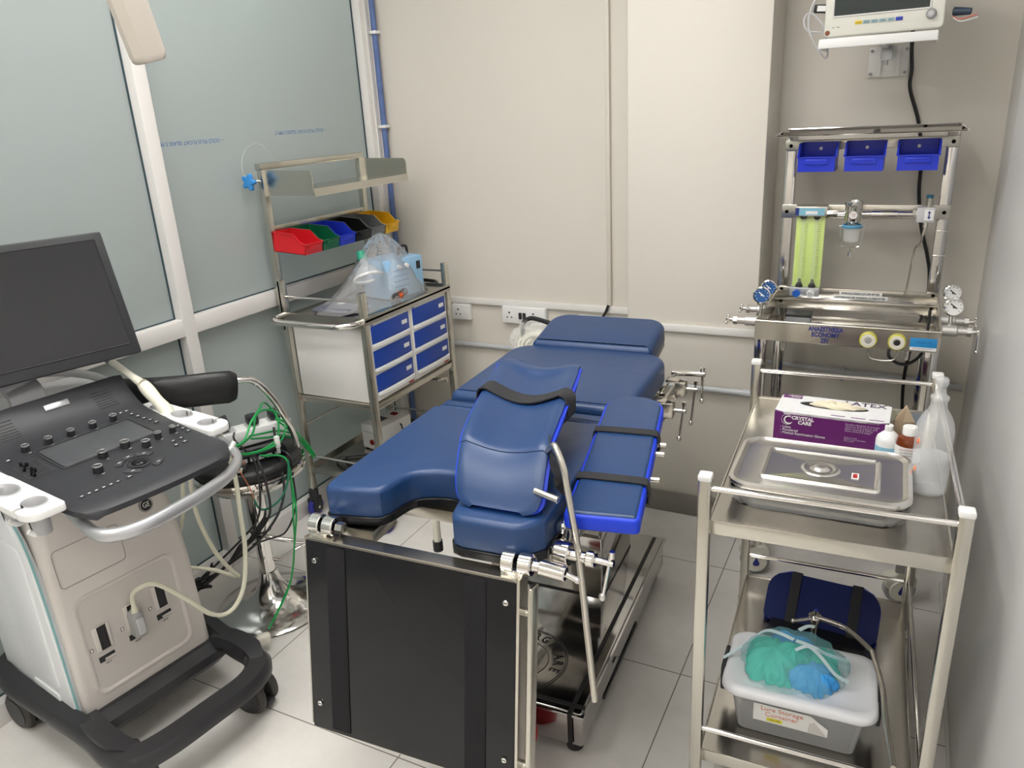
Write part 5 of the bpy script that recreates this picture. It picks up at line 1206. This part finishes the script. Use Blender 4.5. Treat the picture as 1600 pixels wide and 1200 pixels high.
g = MB(); g.cyl(am_(.062, 2.80, 1.198), am_(.062, 2.80, 1.18), .008, n=6); g.cyl(am_(.062, 2.80, 1.18), am_(.058, 2.80, 1.155), .004, n=10); g.tube(cr([am_(.058, 2.80, 1.155), am_(.055, 2.805, 1.13), am_(.042, 2.82, 1.11), am_(.037, 2.825, 1.06), am_(.030, 2.83, .95)], 5), .0032, 8); g.build('gas_line', STEEL, AN)
for z in (1.16, 1.08): ab((.094, 2.85, z), (.132, 2.856, z + .004), 'cable_clip', CHROME, .001)
# casters of the machine
for x in (-.350, .112):
    for y in (2.47, 2.84):
        M_ = T(*am_(x, y, 0)) @ rotz(.35)
        cs_ = MB().cyl((0, 0, .08), (0, 0, .135), .018, n=16, M=M_).build('caster', IVORY, AN)
        g = MB(); P_ = [(-.045, .10), (.02, .115), (.045, .095), (.042, .06), (.015, .03), (-.02, .04), (-.05, .07)]
        g.prism([(p.x, p.y) for p in cr([(a, b_, 0) for a, b_ in P_], 4, closed=True)], -.022, .022, M=M_ @ Matrix(((1, 0, 0, 0), (0, 0, 1, 0), (0, 1, 0, 0), (0, 0, 0, 1))), bt=.006, bb=.006); g.build('hood', IVORY, cs_)
        g = MB(); g.cyl((0, -.016, .05), (0, .016, .05), .05, bev=.006, n=28, M=M_); g.build('wheel', GREY, cs_)
        for s in (-1, 1):
            g = MB(); g.lathe([(0, .0), (.038, 0), (.036, .004), (0, .006)], 26, M=M_ @ frame_z((0, s * .0225, .052), (0, s, 0))); hb = g.build('wheel_disc', IVORY, cs_)
            g = MB(); g.prism([(.0, .022), (.012, -.002), (.008, -.012), (-.008, -.012), (-.012, -.002)], .0055, .0072, M=M_ @ frame_z((0, s * .0225, .052), (0, s, 0)) ); g.build('drop_mark', NAVY, hb)
# three blue bins hooked on the top rail
for x, lab in ((-.272, 'left'), (-.132, 'middle'), (.018, 'right')):
    t = thing('storage_bin', '%s of the three plain blue open bins on the top rail of the anaesthesia machine' % lab, 'storage bin', (x, 2.838, 1.452), -PI / 2, 'blue bins on the anaesthesia machine')
    bin_parts(t, BLUEB, .112, .125, .087); MB().cyl((.0022, 0, -.022), (.0045, 0, -.022), .005, n=12).build('rivet', SILVER, t)
# ================================================================ WALL MONITOR
t = thing('monitor_bracket', 'white wall bracket with a tray shelf carrying the patient monitor', 'wall bracket', (-.1025, YB, 1.69))
g = MB(); g.box((0, -.004, 0), (.125, .008, .095), bev=.002); g.b2((-.035, -.02, -.045), (-.022, 0, .045)); g.b2((.022, -.02, -.045), (.035, 0, .045)); g.build('wall_plate', WHITEM, t)
for x in (-.052, .052):
    for z in (-.036, .036): MB().cyl((x, -.008, z), (x, -.012, z), .005, n=12).build('bolt', GREY, t)
g = MB(); g.b2((-.022, -.30, .038), (.0, -.01, .062), bev=.003); g.box((-.005, -.075, .025), (.034, .034, .045), bev=.003); g.cyl((-.005, -.075, .01), (-.005, -.075, -.012), .006, n=6); g.build('arm', SILVER, t)
g = MB(); g.b2((-.178, -.42, .046), (.132, -.20, .049)); g.b2((-.178, -.423, .036), (.132, -.419, .062), bev=.0015); g.b2((-.180, -.42, .036), (-.176, -.2, .058)); g.b2((.130, -.42, .036), (.134, -.2, .058)); g.build('tray', WHITE, t)
t = thing('patient_monitor', 'white patient monitor with a dark screen and round knob on the wall bracket', 'patient monitor', (-.115, 2.70, 1.757), math.radians(-3))
tm = Matrix.Rotation(math.radians(5), 4, 'X')
CRM = mat('monitor_cream', (.74, .73, .66), .38)
g = MB(); g.prism(rrect(-.158, .0, .158, .245, .012), -.02, .012, M=tm @ frame((0, -.02, .003), (1, 0, 0), (0, -1, 0)), bt=.006, bb=.002); g.build('front_bezel', CRM, t)
g = MB(); g.prism(rrect(-.150, .004, .150, .24, .012), -.12, -.02, M=tm @ frame((0, -.02, .003), (1, 0, 0), (0, -1, 0)), bb=.02); g.build('rear_shell', mat('monitor_dark_side', (.10, .10, .10), .4), t)
fm2 = tm @ frame((0, -.032, .003), (1, 0, 0), (0, -1, 0))
MB().b2((-.132, .058, .0002), (.118, .225, .0014), M=fm2).build('screen', mat('monitor_screen_glass', (.035, .045, .045), .08), t)
MB().tube([fm2 @ Vector((x, y, .001)) for x, y in rrect(-.135, .055, .121, .228, .003, 2)], .0022, 5, closed=True).build('screen_trim', WHITE, t)
for i, (c_, nm) in enumerate([('y', 'ALARM'), ('g', 'MENU'), ('g', 'FREEZE'), ('g', 'NIBP'), ('g', 'PRINT'), ('b', 'MAIN')]):
    m_ = {'y': mat('button_yellow', (.75, .55, .05), .4), 'g': mat('button_teal_grey', (.30, .42, .44), .4), 'b': mat('button_blue', (.03, .06, .45), .4)}[c_]
    x = -.064 + i * .0215; kx = MB().b2((x - .0092, .030, .0), (x + .0092, .040, .0022), M=fm2, bev=.0006).build('button', m_, t)
    text('button_text', nm, .0042, INKB, fm2 @ T(x, .035, .0023), kx, .0001); text('button_mark', '-', .006, INKB, fm2 @ T(x, .046, .0006), kx, .0001)
kb = MB().lathe([(0, .012), (.010, .012), (.0125, .009), (.014, .0)], 26, M=fm2 @ T(.124, .040, 0)).build('rotary_knob', GREY, t); MB().lathe([(0, .0135), (.006, .0132), (.0075, .012)], 20, M=fm2 @ T(.124, .040, 0)).build('knob_cap', LGREY, kb)
MB().b2((-.135, .026, 0), (-.130, .0275, .0012), M=fm2).build('status_lamp', INKB, t); MB().b2((-.122, .026, 0), (-.116, .0275, .0012), M=fm2).build('status_lamp', INKB, t)
MB().lathe([(0, .002), (.006, .0015), (.007, 0)], 16, M=fm2 @ T(-.148, .013, 0)).build('badge', mat('copper_badge', (.25, .08, .04), .4), t)
def wc(name, lab, pts, r, m, cat='cable'): o = MB().tube(cr(pts, 7), r, 8).build(name, m); return tag(o, lab, cat)
wc('power_cable', 'long black cable hanging from the patient monitor down the wall behind the anaesthesia machine', [(-.04, 2.98, 1.80), (-.037, 3.03, 1.727), (-.030, 3.035, 1.66), (-.028, 3.035, 1.60), (.008, 3.035, 1.496), (.030, 3.035, 1.38), (.035, 3.03, 1.27), (.055, 3.03, 1.15), (.085, 3.03, 1.05), (.10, 3.03, .98), (.10, 3.0, .90), (.08, 2.98, .80), (.06, 2.99, .60), (.08, 3.02, .35)], .006, CABLEB)
wc('sensor_cable', 'thin grey cable looping at the left side of the patient monitor', [(-.27, 2.70, 1.90), (-.310, 2.69, 1.86), (-.322, 2.69, 1.80), (-.300, 2.69, 1.745), (-.272, 2.70, 1.705), (-.262, 2.70, 1.712), (-.268, 2.70, 1.75), (-.285, 2.69, 1.80), (-.318, 2.69, 1.83), (-.335, 2.69, 1.815), (-.325, 2.69, 1.785), (-.285, 2.69, 1.775)], .0030, LGREY)
q = thing('cable_connector', 'black and white connector clipped to the left side of the patient monitor', 'connector', (-.293, 2.71, 1.842), 0); MB().box((0, 0, 0), (.036, .02, .024), bev=.004, M=Matrix.Rotation(.1, 4, 'Y')).build('housing', BLACK, q); MB().box((.004, -.0105, 0), (.024, .002, .015), M=Matrix.Rotation(.1, 4, 'Y')).build('label', PAPER, q)
q = thing('cuff_connector', 'dark connector with thin red and white leads at the right side of the patient monitor', 'connector', (.062, 2.70, 1.800), 0)
g = MB(); g.cyl((0, 0, 0), (.045, -.01, -.004), .012, .009, n=14, bev=.002); g.build('housing', mat('dark_blue_grey', (.03, .05, .08), .4), q)
MB().tube(cr([(0, -.01, -.012), (.015, -.01, -.022), (.04, -.012, -.018), (.060, -.01, -.012)], 5), .0016, 6).build('red_lead', mat('coral_wire', (.7, .15, .10), .4), q); MB().tube(cr([(0, -.012, -.016), (.02, -.012, -.028), (.045, -.012, -.024), (.062, -.01, -.02)], 5), .0016, 6).build('white_lead', WHITE, q)
# ================================================================ INSTRUMENT TROLLEY (front right)
TW = math.radians(2.4); TC = Vector((-.0895, 1.7815, 0))
TRL = thing('instrument_trolley', 'two-shelf stainless steel instrument trolley with white post caps in the right foreground', 'trolley', TC, TW)
def tw(x, y, z): c, s = math.cos(TW), math.sin(TW); return Vector((TC.x + c * x - s * y, TC.y + s * x + c * y, z))
px_, py_ = .2275, .38
for x in (-px_, px_):
    for y in (-py_, py_):
        g = MB(); g.box((x, y, .495), (.025, .025, .79), bev=.003); g.build('post', STEELW, TRL)
        g = MB(); g.box((x, y, .893), (.0275, .0275, .014), bev=.004); g.build('post_cap', WHITE, TRL)
        cs_ = MB().cyl((x, y, .085), (x, y, .105), .016, n=14).build('caster', CHROME, TRL)
        g = MB(); g.box((x - .014, y, .06), (.004, .035, .055), bev=.002); g.box((x + .014, y, .06), (.004, .035, .055), bev=.002); g.box((x, y, .085), (.032, .035, .006), bev=.001); g.build('fork', CHROME, cs_)
        MB().cyl((x - .010, y, .040), (x + .010, y, .040), .040, bev=.005, n=26).build('wheel', GREY, cs_)
def shelf(z, name):
    g = MB(); x1, y1 = px_ - .010, py_ - .008
    g.b2((-x1, -y1, z - .004), (x1, y1, z)); 
    g.build(name, SHELF, TRL)
    g = MB(); g.b2((-x1, -y1 - .004, z - .028), (x1, -y1, z + .003), bev=.001); g.b2((-x1, y1, z - .028), (x1, y1 + .004, z + .003), bev=.001)
    g.b2((-x1 - .004, -y1, z - .028), (-x1, y1, z + .003), bev=.001); g.b2((x1, -y1, z - .028), (x1 + .004, y1, z + .003), bev=.001)
    g.build('shelf_rim', STEELW, TRL)
shelf(.790, 'upper_shelf'); shelf(.192, 'lower_shelf')
for z in (.868, .262):
    for y in (-py_, py_): MB().cyl((-px_ + .01, y, z), (px_ - .01, y, z), .0062, n=14).build('guard_rail', CHROME, TRL)
    MB().cyl((px_, -py_ + .01, z - (.0 if z > .5 else -.0)), (px_, py_ - .01, z), .0062, n=14).build('guard_rail', CHROME, TRL)
# ---- glove box
PUR = mat('purple_card', (.115, .012, .125), .4); CARD = mat('white_card', (.75, .75, .76), .45, var=.12, vscale=70)
t = GBX = thing('glove_box', 'purple and white box of latex gloves, open on top, on the trolley', 'glove box', (-.108, 1.925, .791), math.radians(-1.5))
L_, D_, H_ = .258, .125, .074
g = MB(); g.b2((-L_ / 2, -D_ / 2, 0), (L_ / 2, D_ / 2, H_ - .002)); g.build('carton', PUR, t)
# top panel with an oval opening
g = MB(); no = 48; oc = (.0, .010)
ov = [(oc[0] + .080 * math.cos(2 * PI * i / no), oc[1] + .024 * math.sin(2 * PI * i / no)) for i in range(no)]
def sqr(i):
    a = 2 * PI * i / no; c, s = math.cos(a), math.sin(a); k_ = min((L_ / 2) / max(1e-6, abs(c)), (D_ / 2) / max(1e-6, abs(s))); return (c * k_, s * k_)
A = [g.bm.verts.new((*sqr(i), H_)) for i in range(no)]; B = [g.bm.verts.new((x, y, H_)) for x, y in ov]; B2 = [g.bm.verts.new((x, y, H_ - .0018)) for x, y in ov]
for i in range(no): k_ = (i + 1) % no; g.bm.faces.new((A[i], A[k_], B[k_], B[i])); g.bm.faces.new((B[i], B[k_], B2[k_], B2[i]))
A2 = [g.bm.verts.new((*sqr(i), H_ - .006)) for i in range(no)]
for i in range(no): k_ = (i + 1) % no; g.bm.faces.new((A[i], A[k_], A2[k_], A2[i]))
g.build('top_panel', CARD, t)
MB().lathe([(0, 0), (1, 0)], 40, M=T(0, .010, H_ - .0014) @ Matrix.Diagonal((.081, .0245, 1, 1))).build('opening', INKB, t)  # black disc painted in for the shade inside the box
MB().b2((-L_ / 2 + .004, D_ / 2 - .026, H_), (-L_ / 2 + .05, D_ / 2 - .002, H_ + .0006)).build('top_badge', PUR, t)
text('latex_text', 'LATEX', .034, mat('plum_ink', (.06, .03, .07), .5), T(.070, D_ / 2 - .018, H_ + .0003), t, .0003, sx=.95, bold=.0004)
text('badge_text', 'CRYSTAL\nCARE', .009, WHITE, T(-L_ / 2 + .034, D_ / 2 - .014, H_ + .0008), t, .0002)
g = MB()
for x0 in (.0, .045, .085): g.b2((x0, -D_ / 2 + .010, H_), (x0 + .032, -D_ / 2 + .014, H_ + .0004))
g.build('size_marks', PUR, t)
fmx = lambda x, z: label_m((x, -D_ / 2 - .0004, z), (1, 0, 0), (0, 0, 1))
text('brand_text', 'CRYSTAL\n   CARE', .0125, WHITE, fmx(-.062, .054), t, .0003, bold=.0004)
g = MB(); g.sweep([(-.098 + .0135 * math.cos(a), -D_ / 2 - .0006, .054 + .0135 * math.sin(a)) for a in [math.radians(50 + 290 * i / 24) for i in range(25)]], [(-.001, -.0002), (.001, -.0002), (.001, .0002), (-.001, .0002)], side=(0, 1, 0)); 
g.tube([(-.095 + .0095 * math.cos(a), -D_ / 2 - .0004, .053 + .0095 * math.sin(a)) for a in [math.radians(50 + 270 * i / 24) for i in range(25)]], .0020, 6, scale=[.3 + .7 * math.sin(PI * i / 24) for i in range(25)]); g.build('brand_swirl', WHITE, t)
text('front_text', '- Latex\n- Powdered\n- Medical Examination Gloves', .0088, WHITE, fmx(-.113, .026), t, .0002, align='LEFT')
text('front_text', 'Excellent flexibility & strength\nOptimum fit & superior grip\nEasier donning & doffing\nExtra comfort & safety', .0062, mat('lilac_ink', (.5, .38, .52), .5), fmx(.035, .052), t, .0002, align='LEFT')
text('front_text', 'Single use only\nStore in a dry cool place\nNon sterile', .0048, mat('lilac_ink', (.5, .38, .52), .5), fmx(.035, .022), t, .0002, align='LEFT')
g = MB(); rows = []
for i in range(13):
    v = i / 12; row = []
    for j in range(40):
        aa = 2 * PI * j / 40; rr = math.cos(v * PI / 2) ** .6 if v < 1 else 0; f = 1 + .14 * math.sin(4 * aa + 1) + .10 * math.sin(7 * aa + 3 * v)
        row.append(Vector((.005 + .056 * rr * f * math.cos(aa), .010 + .017 * rr * f * math.sin(aa), H_ - .001 + .010 * math.sin(v * PI / 2) * (1 + .5 * math.sin(5 * aa + 6 * v)))))
    rows.append(row)
g.grid(rows, closed_u=True); g.build('gloves', mat('glove_latex', (.72, .66, .50), .45, bump=.8, bscale=60), t, smooth=60)
# folded brown paper
t = thing('paper_sachet', 'small folded brown paper sachet standing between the glove box and the bottles', 'paper', tw(.147, .160, .791), math.radians(10))
g = MB(); g.prism([(-.024, 0), (.024, 0), (.024, .052), (.002, .094), (-.024, .050)], -.004, .004, M=Matrix(((1, 0, 0, 0), (0, 0, 1, 0), (0, 1, 0, 0), (0, 0, 0, 1))), bt=.003, bb=.003); g.build('sachet', mat('kraft_paper', (.42, .32, .21), .6, bump=.4), t)
g = MB(); g.prism([(-.002, .05), (.024, .052), (.002, .094)], -.007, -.0045, M=Matrix(((1, 0, 0, 0), (0, 0, 1, 0), (0, 1, 0, 0), (0, 0, 0, 1)))); g.build('flap', mat('kraft_paper_light', (.50, .40, .28), .6), t)
# bottles
HDPE = mat('translucent_hdpe', (.80, .81, .82), .32, trans=.25, ior=1.3)
t = thing('white_bottle', 'small white plastic bottle with a narrow cap, leftmost of the bottles on the trolley', 'bottle', (.020, 1.862, .791))
MB().lathe([(0, 0), (.024, 0), (.026, .003), (.026, .036), (.023, .046), (.012, .056), (.009, .058), (0, .058)], 28).build('bottle_body', mat('opaque_white_hdpe', (.82, .83, .83), .35), t)
MB().lathe([(.0095, .057), (.0095, .070), (.008, .072), (0, .072)], 20).build('cap', WHITE, t)
MB().lathe([(.0263, .004), (.0263, .022)], 28).build('label', mat('label_pale_blue', (.25, .50, .65), .5), t)
t = thing('amber_bottle', 'amber brown medicine bottle with a white screw cap and white label', 'bottle', (.063, 1.828, .791))
AMB = mat('amber_plastic', (.16, .035, .008), .12, coat=.5)
MB().lathe([(0, 0), (.025, 0), (.027, .003), (.027, .052), (.024, .062), (.014, .068), (.012, .070), (0, .070)], 30).build('bottle_body', AMB, t)
MB().lathe([(.0155, .068), (.0155, .085), (.0145, .087), (0, .087)], 26).build('cap', WHITE, t)
MB().lathe([(.0274, .006), (.0274, .044)], 30).build('label', PAPER, t)
for k_ in range(4): text('label_text', 'POVIDONE IODINE' if k_ == 0 else 'SOLUTION IP 5%', .0048, mat('red_ink', (.4, .03, .03), .5) if k_ == 0 else INKB, label_m((-.004, -.0278, .038 - k_ * .007), (1, .0, 0), (0, 0, 1)), t, .0001, sx=.7)
t = thing('squeeze_bottle', 'large clear plastic saline bottle half full of water at the right edge of the trolley', 'bottle', (.104, 1.695, .791))
SAL = mat('clear_saline_plastic', (.86, .88, .90), .2, alpha=.27, coat=.6)
MB().lathe([(0, .002), (.034, .0), (.037, .004), (.0365, .01), (.0375, .05), (.036, .10), (.037, .135), (.035, .152), (.028, .170), (.019, .184), (.016, .192), (.0155, .204), (.018, .206), (.018, .213), (.012, .216), (.0095, .230), (.0125, .242), (.013, .250), (.010, .254), (0, .254)], 36).build('bottle_body', SAL, t, smooth=60)
MB().lathe([(0, .006), (.033, .006), (.0345, .05), (.0335, .082), (0, .082)], 32).build('water', mat('water', (.80, .83, .85), .08, alpha=.22, coat=.3), t)
for z in (.055, .118): g = MB(); g.sphere((-.0285, -.0215, z), .006, (.5, .5, 1.2)); g.build('orange_print', mat('orange_print', (.85, .25, .12), .5), t)
# ---- instrument tray with lid
TY = thing('instrument_tray', 'large rectangular steel instrument tray with a knobbed lid at the front of the trolley', 'tray', tw(-.022, -.168, .791), math.radians(1.0))
def rl(w_, h_, r): return rrect(-w_, -h_, w_, h_, r, 6)
def loft2(levels, M=None):
    g = MB(); rows = [[Vector((x, y, z)) for x, y in rl(w_, h_, r)] for w_, h_, r, z in levels]
    V = g.grid(rows, closed_u=True); g.bm.faces.new(V[0][::-1]); g.bm.faces.new(V[-1])
    if M is not None:
        for v in g.bm.verts: v.co = M @ v.co
    return g
MIRR = mat('mirror_steel', (.74, .72, .69), .26, 1.0)
loft2([(.152, .112, .03, .001), (.158, .118, .033, .006), (.167, .126, .038, .040), (.173, .129, .042, .043), (.173, .129, .042, .045)]).build('tray_body', MIRR, TY, smooth=50)
loft2([(.174, .129, .044, .0445), (.177, .132, .046, .048), (.176, .131, .046, .053), (.168, .123, .040, .056), (.160, .115, .034, .050), (.157, .112, .032, .049), (.118, .078, .012, .0495), (.116, .076, .011, .053), (.113, .073, .010, .0545), (.108, .068, .009, .051), (.105, .066, .008, .050), (.02, .02, .003, .0505)]).build('lid', MIRR, TY, smooth=50)
g = MB(); g.lathe([(.040, .0508), (.037, .0535), (.030, .0540), (.026, .0515), (.018, .0515), (.015, .056), (.010, .058), (0, .0585)], 40); g.build('lid_knob', MIRR, TY, smooth=60)
MB().b2((.062, -.028, .0508), (.076, .0, .0514)).build('lid_sticker', PAPER, TY); MB().b2((.0645, -.024, .0513), (.0735, -.004, .0517)).build('sticker_print', mat('red_ink', (.4, .03, .03), .5), TY)
# film round the tray
g = MB(); rows = []
for i in range(8):
    v = i / 7; row = []
    base = rrect(-.168, -.122, .168, .122, .04, 8)
    for j, (x, y) in enumerate(base):
        k_ = 1.0 + .02 + .012 * math.sin(j * 1.7 + i) + .014 * math.sin(j * .9 - i * 1.3); row.append(Vector((x * k_ * (.965 + .06 * v), y * k_ * (.965 + .06 * v), .001 + .040 * v + .002 * math.sin(j * 2.1 + i))))
    rows.append(row)
g.grid(rows, closed_u=True); o = g.build('clear_film', FILM, TY, smooth=60)
# ---- lower shelf : clear container
t = thing('storage_container', 'translucent plastic storage box with a white lid and paper label on the lower shelf', 'storage container', (-.106, 1.588, .193), math.radians(2.5))
BOXP = mat('smoky_clear_plastic', (.55, .56, .57), .25, alpha=.75, coat=.3)
loft2([(.126, .080, .02, .0), (.130, .084, .022, .004), (.146, .096, .026, .110), (.150, .100, .028, .114)]).build('box_body', BOXP, t, smooth=40)
loft2([(.165, .110, .040, .112), (.168, .113, .042, .116), (.167, .112, .041, .128), (.161, .106, .037, .134), (.146, .092, .030, .134), (.142, .088, .028, .1315), (.10, .06, .02, .1315)]).build('lid', mat('lid_white', (.78, .79, .82), .35), t, smooth=50)
g = MB(); g.box((-.170, .0, .097), (.012, .085, .07), bev=.005); g.build('side_latch', BLACK, t); MB().box((.170, .0, .097), (.012, .085, .07), bev=.005).build('side_latch', BLACK, t)
lm2 = label_m((-.02, -.0935, .070), (1, 0, 0), (0, -.10, 1)) @ Matrix.Scale(1.15, 4)
g = MB(); g.prism([(-.062, -.022), (.078, -.024), (.078, -.004), (.045, .022), (-.062, .022)], 0, .0008, M=lm2); q = g.build('paper_label', PAPER, t)
text('label_text', 'Lure Storage\nContainer', .0155, mat('faded_red_print', (.65, .22, .16), .6), lm2 @ T(-.008, .006, .001), q, .0002); g = MB(); g.b2((-.036, -.018, .0008), (-.006, -.009, .0014), M=lm2); g.build('yellow_tag', mat('yellow_tag', (.75, .68, .05), .5), q); text('tag_text', '1.5 LTR', .007, INKB, lm2 @ T(-.021, -.0135, .0016), q, .0001)
g = MB(); g.prism([(.042, -.020), (.074, -.020), (.052, .008), (.044, .004)], .001, .003, M=lm2); g.build('peeled_corner', mat('peeled_paper', (.62, .60, .57), .6), q)
# surgical caps bag on the lid
t = thing('cap_bundle', 'bundle of green and blue surgical caps in a sheer pouch on the white container lid', 'surgical caps', (-.122, 1.590, .3255), math.radians(10))
def blob(cx, cy, rx, ry, h, amp, seed, nz=.0):
    rows = []; 
    for i in range(19):
        v = i / 18; row = []
        for j in range(96):
            a = 2 * PI * j / 96; rr = math.cos(v * PI / 2) ** .55 if v < 1 else 0
            f = 1 + amp * math.sin(5 * a + seed + 4 * v) + amp * .7 * math.sin(9 * a - seed * 2 + 7 * v) + amp * .5 * math.sin(15 * a + 3 * seed + 5 * v) + amp * .35 * math.sin(23 * a - 9 * v)
            row.append(Vector((cx + rx * rr * f * math.cos(a), cy + ry * rr * f * math.sin(a), h * math.sin(v * PI / 2) ** .9 * (1 + amp * .8 * math.sin(3 * a + seed + 3 * v)) + .001 + nz)))
        rows.append(row)
    g = MB(); g.grid(rows, closed_u=True); return g
GC = mat('green_nonwoven', (.03, .58, .40), .7, bump=1.0, bscale=45, var=.2, vscale=20); BC = mat('blue_nonwoven', (.05, .33, .78), .7, bump=1.0, bscale=45, var=.2, vscale=20)
blob(-.048, -.002, .060, .068, .052, .10, 1.0).build('green_cap', GC, t, smooth=70); blob(.040, -.045, .048, .038, .046, .12, 2.3).build('blue_cap', BC, t, smooth=70)
blob(.062, .012, .036, .045, .044, .12, 4.1).build('green_cap', GC, t, smooth=70); blob(-.006, .045, .045, .034, .055, .14, 5.2).build('blue_cap', BC, t, smooth=70); blob(.0, .005, .04, .04, .060, .12, 3.3).build('green_cap', GC, t, smooth=70)
blob(.0, .0, .117, .092, .074, .055, .6).build('sheer_pouch', mat('sheer_pouch', (.30, .70, .76), .5, alpha=.30, bump=.8, bscale=30), t, smooth=70)
TIE = mat('white_tie_tape', (.62, .76, .80), .7)
for i, P_ in enumerate([[(-.16, -.0, .004), (-.11, .03, .03), (-.07, .045, .062), (-.04, .03, .075), (-.005, .0, .083)], [(.0, -.002, .083), (.03, -.01, .080), (.07, -.018, .068), (.118, .0, .045)], [(-.002, -.03, .078), (.025, -.02, .085), (.05, -.035, .075), (.082, -.06, .050), (.112, -.055, .03)], [(.01, .05, .075), (.03, .065, .078), (.045, .06, .082)]]):
    g = MB(); g.sweep(cr(P_, 6), [(-.0045, -.0006), (.0045, -.0006), (.0045, .0006), (-.0045, .0006)], side=(.3, 1, .2)); g.build('tie', TIE, t, smooth=60)
# arm rest pad at the back of the lower shelf
t = thing('arm_rest_pad', 'shade-darkened blue arm rest pad with two black straps at the back of the lower shelf', 'arm rest', tw(.0, .150, .197), math.radians(-3))
km = T(0, 0, .0) @ Matrix.Rotation(math.radians(52), 4, 'X')
rows = []
for i in range(15):
    v = i / 14; y = .002 + .140 * v; inset = .035 * max(0, 1 - v / .18) ** 2 * 0 + .055 * (1 - math.sqrt(max(0, 1 - max(0, (v - .60) / .40) ** 2))) + .012 * max(0, 1 - v / .12) ** 2
    rows.append([km @ Vector((x, y - .006 * 0, .004 * (abs(2 * u - 1) ** 2))) for u in [k_ / 20 for k_ in range(21)] for x in [(-.148 + inset) + (.296 - 2 * inset) * u]])
rows2 = offs(rows, .030)
closed_shell(rows, offs(rows, .012), 'cushion', mat('shaded_vinyl', (.004, .012, .085), .5, bump=.2, spec=.2), t); closed_shell(offs(rows, .0125), rows2, 'edge_band', EDGEB, t)  # cushion colour darkened for the shade under the upper shelf
for xx in (-.075, .085):
    g = MB(); u = (xx + .148) / .296; zz = .004 * (abs(2 * u - 1) ** 2)
    g.sweep([km @ Vector(p) for p in cr([(xx, .0, zz + .003), (xx, .06, zz + .003), (xx, .10, zz + .003), (xx, .137, zz + .004), (xx, .147, zz - .006), (xx, .145, zz - .028)], 4)], [(-.013, -.0012), (.013, -.0012), (.013, .0012), (-.013, .0012)], side=(1, 0, 0)); g.build('strap', STRAP, t)
g = MB(); g.box((-.0, -.045, .004), (.25, .14, .008), bev=.003); g.build('base_plate', BLKGLOSS, t)
# support rod with clamp lying across the lower shelf
t = thing('support_rod', 'bent steel support rod with a swivel knob beside the container on the lower shelf', 'support rod', (-.098, 1.80, .0))
def sr(p): return Vector(p) - Vector((-.098, 1.80, 0))
g = MB(); g.tube(cr([sr(p) for p in [(-.090, 1.806, .330), (-.055, 1.800, .330), (-.018, 1.784, .330), (.034, 1.728, .330), (.043, 1.705, .330), (.067, 1.60, .330), (.077, 1.50, .330), (.096, 1.365, .330)]], 6), .0062, 12); g.build('rod', STEEL, t)
g = MB(); g.cyl(sr((-.098, 1.812, .215)), sr((-.098, 1.812, .325)), .009, n=16); g.cyl(sr((-.098, 1.812, .318)), sr((-.098, 1.808, .334)), .0155, n=24, bev=.002); g.cyl(sr((-.098, 1.808, .332)), sr((-.096, 1.806, .352)), .006, n=14); g.build('swivel_post', CHROME, t)
g = MB(); g.cyl(sr((-.100, 1.804, .328)), sr((-.145, 1.776, .326)), .0045, n=12, bev=.001); g.sphere(sr((-.147, 1.775, .326)), .006); g.build('lever', CHROME, t)
